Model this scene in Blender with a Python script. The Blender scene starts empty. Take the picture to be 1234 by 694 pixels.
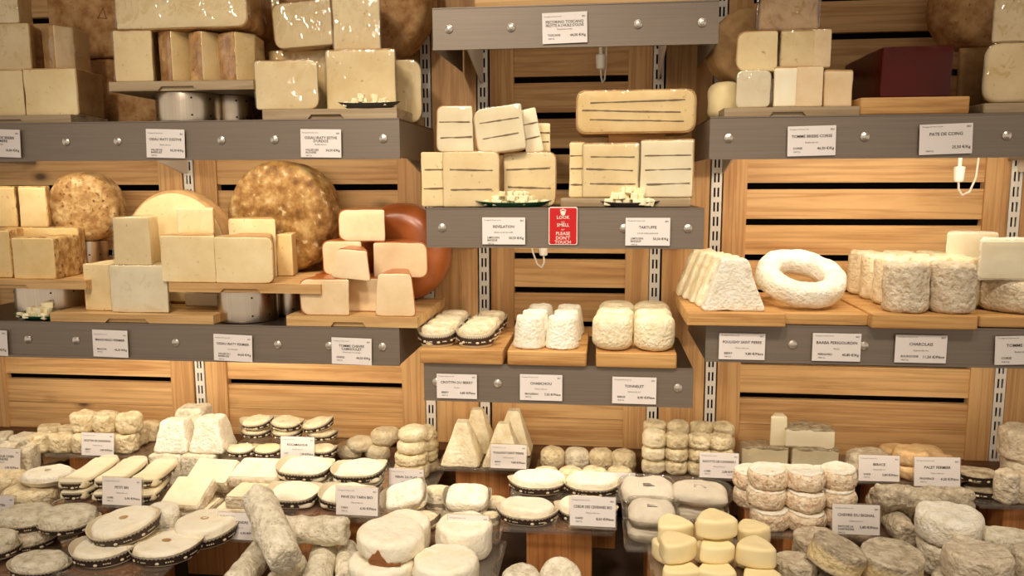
import bpy, bmesh, math, random
from mathutils import Vector, Matrix, Euler, noise
random.seed(7)
scene = bpy.context.scene
COL = scene.collection
PI = math.pi

# ------------------------------------------------------------------ camera
W, H, F = 1234, 694, 950.0
CAMP = Vector((0.0, -1.93, 1.60))
PITCH, YAW, ROLL = math.radians(7.6), math.radians(6.6), 0.0033
_f = Vector((-math.sin(YAW)*math.cos(PITCH), math.cos(YAW)*math.cos(PITCH), -math.sin(PITCH)))
_r0 = Vector((math.cos(YAW), math.sin(YAW), 0.0))
_u0 = _r0.cross(_f)
_r = _r0*math.cos(ROLL) - _u0*math.sin(ROLL)
_u = _r0*math.sin(ROLL) + _u0*math.cos(ROLL)
cam_d = bpy.data.cameras.new('camera'); cam = bpy.data.objects.new('camera', cam_d)
COL.objects.link(cam); scene.camera = cam
cam_d.sensor_fit = 'HORIZONTAL'; cam_d.sensor_width = 36.0; cam_d.lens = 36.0*F/W
cam_d.clip_start = 0.05
cam.matrix_world = Matrix(((_r.x, _u.x, -_f.x, CAMP.x), (_r.y, _u.y, -_f.y, CAMP.y),
                           (_r.z, _u.z, -_f.z, CAMP.z), (0, 0, 0, 1)))

# survey helpers: turn a measured direction plus a known plane into metres
def ray(px, py): return _f + _r*((px-W/2)/F) - _u*((py-H/2)/F)
def at(px, py, y):
    d = ray(px, py); t = (y-CAMP.y)/d.y; return CAMP + d*t
def on(px, py, z):
    d = ray(px, py); t = (z-CAMP.z)/d.z; return CAMP + d*t
def xfor(px, y, z):
    n = _r - _f*((px-W/2)/F)
    return CAMP.x - ((y-CAMP.y)*n.y + (z-CAMP.z)*n.z)/n.x
def zfor(py, x, y):
    n = _u + _f*((py-H/2)/F)
    return CAMP.z - ((x-CAMP.x)*n.x + (y-CAMP.y)*n.y)/n.z
def sc(x, y, z): return F/((Vector((x, y, z))-CAMP).dot(_f))

# ------------------------------------------------------------------ objects
def tag(o, label, cat, group=None, kind=None):
    if label: o['label'] = label
    if cat: o['category'] = cat
    if group: o['group'] = group
    if kind: o['kind'] = kind
    return o
def link(name, data, mat=None, parent=None, loc=(0, 0, 0), rot=(0, 0, 0)):
    o = bpy.data.objects.new(name, data); COL.objects.link(o)
    o.location = loc; o.rotation_euler = rot
    if parent: o.parent = parent
    if mat is not None and data is not None and not data.materials: data.materials.append(mat)
    elif mat is not None and data is not None and data.materials[0] != mat:
        o.material_slots[0].link = 'OBJECT'; o.material_slots[0].material = mat
    return o
def thing(name, label, cat, loc, rot=(0, 0, 0), group=None):
    return tag(link(name, None, loc=loc, rot=rot), label, cat, group)

def mk(verts, faces, smooth=True, sharp=38):
    me = bpy.data.meshes.new('m'); me.from_pydata([tuple(v) for v in verts], [], faces); me.update()
    if smooth:
        me.polygons.foreach_set('use_smooth', [True]*len(me.polygons))
        if sharp: me.set_sharp_from_angle(angle=math.radians(sharp))
    return me
def displace(me, amp, freq, seed=0, octs=3, sharp=None):
    if amp <= 0: return me
    off = Vector((seed*3.17, seed*1.71, seed*2.33))
    ns = [v.normal.copy() for v in me.vertices]
    for v, n in zip(me.vertices, ns):
        v.co += n*(amp*noise.fractal(v.co*freq+off, 0.9, 2.0, octs))
    me.update(); return me

# ---- outlines
def circle(r, n=44): return [(r*math.cos(2*PI*i/n), r*math.sin(2*PI*i/n)) for i in range(n)]
def ellipse(a, b, n=44): return [(a*math.cos(2*PI*i/n), b*math.sin(2*PI*i/n)) for i in range(n)]
def superell(a, b, e=4, n=48):
    o = []
    for i in range(n):
        t = 2*PI*i/n; c, s = math.cos(t), math.sin(t)
        k = (abs(c)**e+abs(s)**e)**(-1.0/e); o.append((a*c*k, b*s*k))
    return o
def rpoly(pts, r=.004, step=.012, k=3):
    out = []; n = len(pts)
    for i in range(n):
        p0, p, p1 = Vector(pts[i-1]), Vector(pts[i]), Vector(pts[(i+1) % n])
        a, b = (p0-p), (p1-p); la, lb = a.length, b.length; a.normalize(); b.normalize()
        rr = min(r, la*.4, lb*.4)
        A, B = p+a*rr, p+b*rr
        for j in range(k+1):
            t = j/k; out.append(tuple(A*(1-t)**2 + p*2*t*(1-t) + B*t*t))
        p2 = Vector(pts[(i+2) % n]); r2 = min(r, lb*.4)
        E = p1-b*r2; m = int((E-B).length/step)
        for j in range(1, m): out.append(tuple(B.lerp(E, j/m)))
    return out
def rect(w, d, r=.004, step=.012): return rpoly([(-w/2, -d/2), (w/2, -d/2), (w/2, d/2), (-w/2, d/2)], r, step)
def lens(a, b, n=44, tip=.8):
    o = []
    for i in range(n):
        t = 2*PI*i/n; c, s = math.cos(t), math.sin(t)
        o.append((a*(abs(c)**tip)*(1 if c >= 0 else -1), b*(abs(s)**1.35)*(1 if s >= 0 else -1)))
    return o

def loft(outline, rings, sharp=38):
    n = len(outline); vs = []; fs = []
    cx = sum(p[0] for p in outline)/n; cy = sum(p[1] for p in outline)/n
    for r_ in rings:
        s, z = r_[0], r_[1]; dx = r_[2] if len(r_) > 2 else 0
        for (x, y) in outline: vs.append((cx+(x-cx)*s+dx, cy+(y-cy)*s, z))
    for i in range(len(rings)-1):
        for j in range(n):
            a, b = i*n+j, i*n+(j+1) % n; fs.append((a, b, b+n, a+n))
    vs.append((cx, cy, rings[0][1])); vs.append((cx, cy, rings[-1][1])); c0, c1 = len(vs)-2, len(vs)-1
    L = (len(rings)-1)*n
    for j in range(n):
        fs.append((c0, (j+1) % n, j)); fs.append((c1, L+j, L+(j+1) % n))
    return mk(vs, fs, True, sharp)

def solid(outline, h, b=.004, taper=1.0, bulge=0.0, amp=0.0, freq=25, seed=0, sink=0.0, levels=5, dome=0.0, sharp=38, octs=3):
    n = len(outline); cx = sum(p[0] for p in outline)/n; cy = sum(p[1] for p in outline)/n
    R = sum(math.hypot(p[0]-cx, p[1]-cy) for p in outline)/n
    b = min(b, h*.45, R*.6); k = b/R
    sca = lambda t: 1+(taper-1)*t+bulge*math.sin(PI*t)
    rg = []
    for s in (.3, .65): rg.append(((1-k)*s*sca(0), 0.0))
    arc = 4
    for j in range(arc+1):
        a = j/arc*PI/2; z = b*(1-math.cos(a)); rg.append((sca(z/h)-k*(1-math.sin(a)), z))
    for j in range(1, levels):
        t = (b+(h-2*b)*j/levels)/h; rg.append((sca(t), t*h))
    for j in range(arc+1):
        a = j/arc*PI/2; z = h-b+b*math.sin(a); rg.append((sca(z/h)-k*(1-math.cos(a)), z))
    se = rg[-1][0]
    for s in (.85, .65, .42, .2):
        rg.append((se*s, h-sink*(1-s*s)+dome*(1-s*s)))
    me = loft(outline, rg, sharp)
    return displace(me, amp, freq, seed, octs)

def box(w, d, h, bev=.0):  # centred in x,y, base at z 0
    if bev: return solid(rect(w, d, bev, .5), h, bev, levels=1)
    x, y = w/2, d/2
    v = [(-x, -y, 0), (x, -y, 0), (x, y, 0), (-x, y, 0), (-x, -y, h), (x, -y, h), (x, y, h), (-x, y, h)]
    return mk(v, [(3, 2, 1, 0), (4, 5, 6, 7), (0, 1, 5, 4), (1, 2, 6, 5), (2, 3, 7, 6), (3, 0, 4, 7)], False)
class MB:
    def __init__(s): s.v = []; s.f = []
    def add(s, me, M=None):
        o = len(s.v)
        for v in me.vertices: s.v.append(tuple(M @ v.co) if M else tuple(v.co))
        for p in me.polygons: s.f.append(tuple(o+i for i in p.vertices))
        return s
    def box(s, x0, x1, y0, y1, z0, z1):
        o = len(s.v)
        s.v += [(x0, y0, z0), (x1, y0, z0), (x1, y1, z0), (x0, y1, z0), (x0, y0, z1), (x1, y0, z1), (x1, y1, z1), (x0, y1, z1)]
        s.f += [tuple(o+i for i in q) for q in ((3, 2, 1, 0), (4, 5, 6, 7), (0, 1, 5, 4), (1, 2, 6, 5), (2, 3, 7, 6), (3, 0, 4, 7))]
        return s
    def mesh(s, smooth=False, sharp=38): return mk(s.v, s.f, smooth, sharp)
def extrude_xz(pts, d):  # profile in x,z extruded along y (front at 0)
    n = len(pts); v = [(x, 0, z) for x, z in pts]+[(x, d, z) for x, z in pts]
    f = [tuple(range(n)), tuple(reversed(range(n, 2*n)))]
    for i in range(n): j = (i+1) % n; f.append((j, i, i+n, j+n))
    return mk(v, f, False)
def tube(path, r, n=8):
    vs = []; fs = []
    for i, p in enumerate(path):
        p = Vector(p); a = Vector(path[max(i-1, 0)]); b = Vector(path[min(i+1, len(path)-1)])
        t = (b-a).normalized(); u = t.cross(Vector((.3, .9, .2))).normalized(); w = t.cross(u)
        for j in range(n): q = 2*PI*j/n; vs.append(p+u*(r*math.cos(q))+w*(r*math.sin(q)))
    for i in range(len(path)-1):
        for j in range(n): a = i*n+j; b = i*n+(j+1) % n; fs.append((a, b, b+n, a+n))
    fs.append(tuple(reversed(range(n)))); fs.append(tuple(range(len(vs)-n, len(vs))))
    return mk(vs, fs)

# ------------------------------------------------------------------ materials
def srgb(c):
    return tuple((x/255/12.92 if x/255 <= .04045 else ((x/255+.055)/1.055)**2.4) for x in c)+(1,)
class NT:
    def __init__(s, name):
        s.m = bpy.data.materials.new(name); s.m.use_nodes = True; s.t = s.m.node_tree
        s.p = s.t.nodes['Principled BSDF']; s.out = s.t.nodes['Material Output']
    def n(s, typ, **kw):
        o = s.t.nodes.new(typ)
        for k, v in kw.items():
            if k.startswith('i_'):
                kk = k[2:]; kk = int(kk) if kk.isdigit() else kk.replace('_', ' ')
                o.inputs[kk].default_value = v
            else: setattr(o, k, v)
        return o
    def l(s, a, b): s.t.links.new(a, b)
    def ramp(s, fac, stops):
        r = s.n('ShaderNodeValToRGB'); e = r.color_ramp.elements
        while len(e) < len(stops): e.new(.5)
        for q, (p, c) in zip(e, stops): q.position = p; q.color = c
        s.l(fac, r.inputs[0]); return r.outputs[0]
    def mix(s, fac, a, b, mode='MIX'):
        m = s.n('ShaderNodeMix', data_type='RGBA', blend_type=mode)
        for sock, v in ((m.inputs[0], fac), (m.inputs[6], a), (m.inputs[7], b)):
            if hasattr(v, 'is_output') or hasattr(v, 'links'): s.l(v, sock)
            else: sock.default_value = v
        return m.outputs[2]
    def coords(s, scale=(1, 1, 1), rnd=True, island=False):
        tc = s.n('ShaderNodeTexCoord'); mp = s.n('ShaderNodeMapping'); mp.inputs['Scale'].default_value = scale
        src = tc.outputs['Object']
        if rnd:
            oi = s.n('ShaderNodeObjectInfo'); ad = s.n('ShaderNodeVectorMath', operation='ADD')
            ml = s.n('ShaderNodeVectorMath', operation='SCALE'); ml.inputs[0].default_value = (7.3, 3.1, 5.7)
            if island:
                g = s.n('ShaderNodeNewGeometry'); mm = s.n('ShaderNodeMath', operation='ADD')
                s.l(oi.outputs['Random'], mm.inputs[0]); s.l(g.outputs['Random Per Island'], mm.inputs[1]); s.l(mm.outputs[0], ml.inputs['Scale'])
            else: s.l(oi.outputs['Random'], ml.inputs['Scale'])
            s.l(src, ad.inputs[0]); s.l(ml.outputs[0], ad.inputs[1]); src = ad.outputs[0]
        s.l(src, mp.inputs[0]); return mp.outputs[0]
    def bump(s, h, strength=.4, dist=.002):
        b = s.n('ShaderNodeBump'); b.inputs['Strength'].default_value = strength; b.inputs['Distance'].default_value = dist
        s.l(h, b.inputs['Height']); s.l(b.outputs[0], s.p.inputs['Normal'])

def plain(name, c, rough=.5, metal=0.0, spec=.5):
    t = NT(name); t.p.inputs['Base Color'].default_value = srgb(c); t.p.inputs['Roughness'].default_value = rough
    t.p.inputs['Metallic'].default_value = metal; t.p.inputs['Specular IOR Level'].default_value = spec; return t.m
def cheese(name, c1, c2, scale=30, rough=.6, bump=.3, bscale=90, speck=None, sscale=120, sth=.62, c3=None, bdist=.0015, spec=.3, lo=.35, hi=.65):
    t = NT(name); co = t.coords()
    nz = t.n('ShaderNodeTexNoise'); nz.inputs['Scale'].default_value = scale; nz.inputs['Detail'].default_value = 5; nz.inputs['Roughness'].default_value = .6
    t.l(co, nz.inputs['Vector'])
    stops = [(lo, srgb(c1)), (hi, srgb(c2))]
    if c3: stops = [(lo, srgb(c1)), ((lo+hi)/2, srgb(c2)), (hi, srgb(c3))]
    col = t.ramp(nz.outputs['Fac'], stops)
    if speck:
        n2 = t.n('ShaderNodeTexNoise'); n2.inputs['Scale'].default_value = sscale; n2.inputs['Detail'].default_value = 3
        t.l(co, n2.inputs['Vector'])
        fac = t.ramp(n2.outputs['Fac'], [(sth, (0, 0, 0, 1)), (sth+.10, (1, 1, 1, 1))])
        col = t.mix(fac, col, srgb(speck))
    oi = t.n('ShaderNodeObjectInfo'); vr = t.ramp(oi.outputs['Random'], [(0, (.9, .89, .87, 1)), (1, (1.0, 1.0, 1.0, 1))])
    col = t.mix(1.0, col, vr, 'MULTIPLY')
    t.l(col, t.p.inputs['Base Color']); t.p.inputs['Roughness'].default_value = rough; t.p.inputs['Specular IOR Level'].default_value = spec
    if bump:
        n3 = t.n('ShaderNodeTexNoise'); n3.inputs['Scale'].default_value = bscale; n3.inputs['Detail'].default_value = 4
        t.l(co, n3.inputs['Vector']); t.bump(n3.outputs['Fac'], bump, bdist)
    return t.m
def wood(name, light, mid, dark, axis='x', rough=.55, knots=True, fine=1.0):
    t = NT(name)
    s = {'x': (1.6, 16, 16), 'z': (16, 16, 1.6), 'y': (16, 1.6, 16)}[axis]
    co = t.coords(s, True, True)
    nz = t.n('ShaderNodeTexNoise'); nz.inputs['Scale'].default_value = 1.6*fine; nz.inputs['Detail'].default_value = 7; nz.inputs['Roughness'].default_value = .62; nz.inputs['Distortion'].default_value = .35
    t.l(co, nz.inputs['Vector'])
    col = t.ramp(nz.outputs['Fac'], [(.28, srgb(dark)), (.48, srgb(mid)), (.72, srgb(light))])
    # annual rings: thin darker lines
    s2 = {'x': (1.0, 40, 40), 'z': (40, 40, 1.0), 'y': (40, 1.0, 40)}[axis]
    co2 = t.coords(s2, True, True)
    n2 = t.n('ShaderNodeTexNoise'); n2.inputs['Scale'].default_value = 1.5*fine; n2.inputs['Detail'].default_value = 2; t.l(co2, n2.inputs['Vector'])
    ln = t.ramp(n2.outputs['Fac'], [(.42, (1, 1, 1, 1)), (.5, (.75, .68, .61, 1)), (.58, (1, 1, 1, 1))])
    col = t.mix(.85, col, ln, 'MULTIPLY')
    if knots:
        s3 = {'x': (3.4, 6, 6), 'z': (6, 6, 3.4), 'y': (6, 3.4, 6)}[axis]
        co3 = t.coords(s3, True, True)
        v = t.n('ShaderNodeTexVoronoi'); v.inputs['Scale'].default_value = 1.0; t.l(co3, v.inputs['Vector'])
        kn = t.ramp(v.outputs['Distance'], [(.03, (1, 1, 1, 1)), (.075, (.35, .35, .35, 1)), (.13, (0, 0, 0, 1))])
        kc = srgb(tuple(int(x*.55) for x in dark))
        col = t.mix(kn, col, kc)
    g = t.n('ShaderNodeNewGeometry'); vr = t.ramp(g.outputs['Random Per Island'], [(0, (.86, .84, .82, 1)), (1, (1.04, 1.03, 1.0, 1))])
    col = t.mix(1.0, col, vr, 'MULTIPLY')
    t.l(col, t.p.inputs['Base Color']); t.p.inputs['Roughness'].default_value = rough; t.p.inputs['Specular IOR Level'].default_value = .3
    t.bump(n2.outputs['Fac'], .25, .0015); return t.m
def clear(name, tint=(1, 1, 1), gloss_lo=.04, gloss_hi=.5, rough=.08, bump=0, bscale=60, haze=0.0, hazec=(220, 215, 205)):
    t = NT(name); t.t.nodes.remove(t.p)
    tr = t.n('ShaderNodeBsdfTransparent'); tr.inputs[0].default_value = tuple(tint)+(1,)
    gl = t.n('ShaderNodeBsdfGlossy'); gl.inputs['Roughness'].default_value = rough
    lw = t.n('ShaderNodeLayerWeight'); lw.inputs['Blend'].default_value = .25
    mr = t.n('ShaderNodeMapRange'); mr.inputs['To Min'].default_value = gloss_lo; mr.inputs['To Max'].default_value = gloss_hi
    t.l(lw.outputs['Facing'], mr.inputs['Value'])
    base = tr.outputs[0]
    if haze:
        df = t.n('ShaderNodeBsdfDiffuse'); df.inputs[0].default_value = srgb(hazec)
        hm = t.n('ShaderNodeMixShader'); hm.inputs[0].default_value = haze
        t.l(tr.outputs[0], hm.inputs[1]); t.l(df.outputs[0], hm.inputs[2]); base = hm.outputs[0]
    mx = t.n('ShaderNodeMixShader'); t.l(mr.outputs[0], mx.inputs[0]); t.l(base, mx.inputs[1]); t.l(gl.outputs[0], mx.inputs[2])
    t.l(mx.outputs[0], t.out.inputs[0])
    if bump:
        co = t.coords((1, 1, .4)); n3 = t.n('ShaderNodeTexNoise'); n3.inputs['Scale'].default_value = bscale; n3.inputs['Detail'].default_value = 2; n3.inputs['Distortion'].default_value = 1.2
        t.l(co, n3.inputs['Vector']); b = t.n('ShaderNodeBump'); b.inputs['Strength'].default_value = bump; b.inputs['Distance'].default_value = .006
        t.l(n3.outputs['Fac'], b.inputs['Height'])
        t.l(b.outputs[0], gl.inputs['Normal'])
    return t.m
def brushed(name, c, rough, metal, sx=(1, 60, 60)):
    t = NT(name); co = t.coords(sx); n = t.n('ShaderNodeTexNoise'); n.inputs['Scale'].default_value = 6; n.inputs['Detail'].default_value = 3
    t.l(co, n.inputs['Vector']); a = srgb(tuple(int(x*.94) for x in c)); b = srgb(c)
    t.l(t.ramp(n.outputs['Fac'], [(.3, a), (.7, b)]), t.p.inputs['Base Color'])
    t.p.inputs['Roughness'].default_value = rough; t.p.inputs['Metallic'].default_value = metal
    t.bump(n.outputs['Fac'], .05, .0005); return t.m

M = {}
M['pine_h'] = wood('pine_slats', (230, 192, 138), (216, 174, 120), (190, 142, 92), 'x')
M['pine_v'] = wood('pine_uprights', (222, 182, 128), (206, 162, 110), (176, 128, 80), 'z', knots=False)
M['board'] = wood('pale_board', (222, 186, 132), (208, 170, 116), (180, 138, 88), 'x', knots=False)
M['plank'] = wood('display_plank', (220, 178, 118), (204, 158, 98), (172, 122, 70), 'x', knots=False, fine=1.4)
M['greyboard'] = wood('greyed_board', (186, 168, 138), (170, 150, 120), (146, 126, 98), 'x', knots=False)
M['riser'] = wood('riser_wood', (206, 148, 92), (186, 126, 72), (152, 96, 52), 'z', knots=False)
M['ledge'] = wood('ledge_wood', (120, 84, 54), (104, 70, 44), (80, 52, 32), 'x', knots=False)
M['deck'] = plain('deck_dark_brown', (58, 44, 34), .55)
M['back'] = plain('backing_dark', (24, 17, 12), .9)
M['lip'] = brushed('shelf_grey', (134, 121, 107), .40, .35)
M['pan'] = brushed('pan_dark', (62, 54, 48), .32, .5)
M['bracket'] = plain('bracket_white', (216, 208, 194), .45)
M['standard'] = plain('standard_white', (226, 220, 208), .4)
M['steel'] = brushed('steel', (222, 208, 188), .28, 1.0, (60, 60, 1))
M['chrome'] = plain('chrome', (214, 204, 190), .3, .8)
M['hole'] = plain('hole_dark', (22, 18, 14), .8)
M['card'] = plain('card_white', (234, 226, 220), .5)
M['ink'] = plain('ink_black', (34, 28, 26), .7)
M['inkgrey'] = plain('ink_grey', (96, 86, 80), .7)
M['red'] = plain('sign_red', (196, 14, 18), .4)
M['signwhite'] = plain('sign_white', (244, 226, 210), .5)
M['acrylic'] = clear('acrylic', (.93, .9, .86), .05, .55, .05, haze=.06)
M['wrap'] = clear('cling_film', (.97, .96, .93), .10, .55, .10, bump=1.0, bscale=42, haze=.03)
M['wrap2'] = clear('cling_film_tight', (.97, .96, .93), .06, .45, .12, bump=.9, bscale=30, haze=.02)
M['wrap3'] = clear('cling_film_dark', (.98, .96, .94), .0, .10, .12, bump=.9, bscale=30)
M['white_plastic'] = plain('white_plastic', (232, 226, 214), .35)
M['cable'] = plain('cable_white', (216, 208, 192), .45)
M['led'] = None
# cheeses
M['paste'] = cheese('paste_cream', (230, 203, 148), (248, 230, 184), 9, .5, .15, 60, (200, 166, 112), 110, .66, lo=.3, hi=.68)
M['paste_w'] = cheese('paste_white', (238, 222, 182), (250, 241, 212), 10, .5, .15, 60, lo=.3, hi=.65)
M['paste_y'] = cheese('paste_yellow', (226, 194, 130), (246, 222, 168), 9, .5, .15, 60, (200, 162, 104), 110, .66, lo=.3, hi=.68)
M['paste_p'] = cheese('paste_pinkish', (228, 196, 148), (248, 226, 186), 10, .5, .15, 60, (186, 140, 94), 50, .73, lo=.3, hi=.66)
M['rind_b'] = cheese('rind_brown', (156, 108, 62), (190, 144, 92), 34, .7, .7, 90, (134, 94, 54), 140, .64, c3=(208, 168, 116))
M['rind_m'] = cheese('rind_marbled', (122, 84, 42), (176, 134, 76), 30, .45, .7, 80, (226, 210, 170), 60, .61, c3=(216, 184, 126), bdist=.004)
M['rind_m2'] = cheese('rind_flaked', (164, 122, 72), (200, 162, 106), 46, .5, .8, 90, (126, 84, 44), 90, .59, c3=(232, 206, 154), bdist=.004)
M['rind_o'] = cheese('rind_orange', (160, 84, 38), (184, 106, 54), 10, .28, .1, 50, spec=.6)
M['rind_t'] = cheese('rind_tan', (180, 140, 92), (204, 166, 114), 34, .65, .4, 90)
M['vein'] = plain('ash_vein', (122, 102, 74), .8)
M['quince'] = cheese('quince_paste', (66, 10, 4), (84, 14, 6), 12, .3, .1, 40, spec=.25)
M['cube'] = cheese('cube_pale', (246, 232, 184), (252, 242, 206), 20, .5, .08, 80)
M['bloom'] = cheese('bloomy_white', (240, 230, 204), (250, 243, 224), 60, .8, .8, 170, c3=(253, 248, 234), bdist=.006)
M['bloom_c'] = cheese('bloomy_cream', (232, 214, 174), (244, 230, 194), 50, .75, .8, 150, c3=(250, 240, 212), bdist=.006)
M['bloom_g'] = cheese('bloomy_greyish', (206, 194, 168), (232, 222, 196), 60, .85, .9, 150, (184, 172, 146), 130, .62, c3=(246, 238, 216), bdist=.006)
M['wrinkle'] = cheese('wrinkled_goat', (212, 192, 152), (232, 214, 174), 60, .75, 1.0, 110, (200, 178, 134), 90, .64, c3=(244, 230, 196), bdist=.008)
M['ash'] = cheese('ash_grey', (172, 156, 132), (202, 186, 158), 60, .9, 1.0, 120, (226, 214, 190), 110, .6, c3=(220, 206, 180), bdist=.008)
M['ash_d'] = cheese('ash_dark', (160, 146, 124), (192, 177, 151), 70, .9, 1.0, 110, (222, 210, 186), 100, .6, c3=(212, 198, 172), bdist=.009)
M['ash_l'] = cheese('ash_light', (208, 190, 162), (228, 212, 184), 60, .9, 1.0, 110, (190, 172, 144), 110, .64, c3=(240, 228, 204), bdist=.008)
M['brie'] = cheese('thick_white_rind', (248, 236, 206), (252, 244, 221), 24, .7, .5, 100, c3=(253, 246, 224), bdist=.006)
M['yellow'] = cheese('butter_yellow', (246, 226, 172), (251, 234, 184), 14, .55, .15, 60)
M['pinkrind'] = cheese('pink_mottled', (218, 184, 148), (238, 216, 184), 80, .8, .9, 150, (190, 146, 110), 150, .58, c3=(248, 234, 208), bdist=.006)
M['orange_c'] = cheese('apricot_rind', (222, 178, 122), (238, 202, 148), 40, .7, .7, 110, c3=(246, 220, 174), bdist=.006)
def ash_band(name):
    m = cheese(name, (160, 146, 124), (192, 177, 150), 60, .9, 1.0, 110, (222, 210, 186), 110, .6, c3=(214, 200, 174), bdist=.007); t = m.node_tree
    pb = t.nodes['Principled BSDF']; src = pb.inputs['Base Color'].links[0].from_socket
    tc = t.nodes.new('ShaderNodeTexCoord'); nz = t.nodes.new('ShaderNodeTexNoise'); nz.inputs['Scale'].default_value = 45
    t.links.new(tc.outputs['Object'], nz.inputs['Vector']); sx = t.nodes.new('ShaderNodeSeparateXYZ'); t.links.new(tc.outputs['Object'], sx.inputs[0])
    ad = t.nodes.new('ShaderNodeMath'); ad.operation = 'MULTIPLY_ADD'; t.links.new(nz.outputs['Fac'], ad.inputs[0]); ad.inputs[1].default_value = .016; t.links.new(sx.outputs['Z'], ad.inputs[2])
    rp = t.nodes.new('ShaderNodeValToRGB'); e = rp.color_ramp.elements; e[0].position = .010; e[0].color = (0, 0, 0, 1); e[1].position = .018; e[1].color = (1, 1, 1, 1)
    for p_, c_ in ((.034, (1, 1, 1, 1)), (.042, (0, 0, 0, 1))): q = e.new(p_); q.color = c_
    t.links.new(ad.outputs[0], rp.inputs[0])
    mx = t.nodes.new('ShaderNodeMix'); mx.data_type = 'RGBA'; t.links.new(rp.outputs[0], mx.inputs[0]); t.links.new(src, mx.inputs[6]); mx.inputs[7].default_value = srgb((222, 200, 152))
    t.links.new(mx.outputs[2], pb.inputs['Base Color']); return m
M['ash_b'] = ash_band('ash_with_pale_side')
M['greyrind'] = cheese('grey_rind', (134, 120, 96), (168, 152, 124), 60, .85, .9, 130, c3=(200, 186, 156))
M['torn'] = cheese('brown_paper_rind', (134, 84, 46), (164, 108, 62), 30, .7, .3, 90)
M['paper'] = plain('case_paper', (222, 210, 184), .6)
M['paper_g'] = plain('case_paper_grey', (176, 164, 142), .6)
M['band'] = plain('case_band_brown', (62, 44, 32), .6)
M['mark'] = plain('band_mark_cream', (226, 210, 178), .6)
M['tissue'] = cheese('wrapping_tissue', (206, 196, 176), (220, 210, 190), 20, .75, .5, 50, bdist=.006)
M['greyplate'] = plain('slate_plate', (66, 62, 58), .45)
M['greenplate'] = plain('green_plate', (36, 92, 64), .3)
M['glassplate'] = plain('pale_plate', (188, 180, 164), .25)
# ------------------------------------------------------------------ text
_tc = {}
def text_mesh(s, size=.01, bold=False, align='LEFT', maxw=None):
    k = (s, size, bold, align, maxw)
    if k in _tc: return _tc[k]
    cu = bpy.data.curves.new('t', 'FONT'); cu.body = s; cu.size = size; cu.align_x = align; cu.resolution_u = 2
    if bold: cu.offset = size*.010
    o = bpy.data.objects.new('t', cu); COL.objects.link(o)
    bpy.context.view_layer.update()
    me = bpy.data.meshes.new_from_object(o.evaluated_get(bpy.context.evaluated_depsgraph_get()))
    bpy.data.objects.remove(o); bpy.data.curves.remove(cu)
    if maxw and me.vertices:
        xs = [v.co.x for v in me.vertices]; w = max(xs)-min(xs)
        if w > maxw:
            for v in me.vertices: v.co.x *= maxw/w
    _tc[k] = me; return me
def text_part(name, parent, items, mat):   # items: (string, x, z, size, bold, align, maxw) on the card face (x right, z up, face -y)
    mb = MB()
    for s, x, z, size, bold, al, mw in items:
        mb.add(text_mesh(s, size, bold, al, mw), Matrix.Translation((x, 0, z)) @ Matrix.Rotation(PI/2, 4, 'X'))
    me = mb.mesh(); return link(name, me, mat, parent, (0, -.0011, 0))
CARDN = [0]
def price_card(cx, cy, wpx, y, lines, mid, origin, price, label, note=None, lean=0.0, roll=0.0, yaw=0.0, holder=False, group='price cards', hpx=None, grade='BIO'):
    """white printed card, centre at the surveyed point on plane y"""
    p = at(cx, cy, y); w = wpx/sc(p.x, p.y, p.z); h = w*.655 if not hpx else hpx/sc(p.x, p.y, p.z)
    t = thing('price_card' if holder else 'shelf_price_card', label, 'price tag', p, (lean, roll, yaw), group)
    link('card', box(w, .0012, h), M['card'], t, (0, 0, -h/2))
    k = w/.086
    it = []; n = len(lines); z = .0088 if n == 2 else .0062
    for i, s in enumerate(lines): it.append((s, 0, (z-i*.0066)*k, .0074*k, True, 'CENTER', w*.84))
    text_part('heading', t, it, M['ink'])
    sm = [('Fromage de France au lait', -.039*k, .0205*k, .0032*k, False, 'LEFT', w*.5), (grade, .040*k, .0190*k, .0042*k, True, 'RIGHT', None)]
    if mid: sm.append((mid, 0, (-.0035 if n == 2 else -.004)*k, .0042*k, False, 'CENTER', w*.6))
    if note: sm.append((note, .040*k, -.0215*k, .0034*k, False, 'RIGHT', w*.4))
    text_part('small_print', t, sm, M['inkgrey'])
    text_part('price', t, [(price, .040*k, -.0160*k, .0066*k, True, 'RIGHT', w*.5)], M['ink'])
    ol = origin.split('|')
    og = [(s, -.033*k, (-.0150-.0052*i)*k, .0054*k, True, 'LEFT', w*.34) for i, s in enumerate(ol)]
    og.append(('MAT.G.', -.032*k, (-.0150-.0052*len(ol)-.001)*k, .0040*k, False, 'LEFT', w*.3))
    text_part('origin', t, og, M['ink'])
    if holder:
        mb = MB(); mb.box(-w*.53, w*.53, .0014, .0034, -h*.56, h*.53); mb.box(-w*.53, w*.53, -.004, .0014, -h*.58, -h*.54)
        mb.box(-w*.53, w*.53, .0034, .03, -h*.58, -h*.545)
        link('acrylic_holder', mb.mesh(), M['acrylic'], t)
    return t

# ------------------------------------------------------------------ setting
floor_z = 0.0
def struct(name, me, mat):
    return tag(link(name, me, mat), None, None, None, 'structure')
struct('floor', MB().box(-4, 4, -4.5, .3, -.04, 0).mesh(), plain('floor_tile', (120, 104, 88), .5))
struct('wall_back', MB().box(-4, 4, .07, .12, 0, 3.0).mesh(), M['back'])
struct('ceiling', MB().box(-4, 4, -4.5, .3, 3.0, 3.05).mesh(), plain('ceiling_paint', (150, 138, 122), .8))

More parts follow.
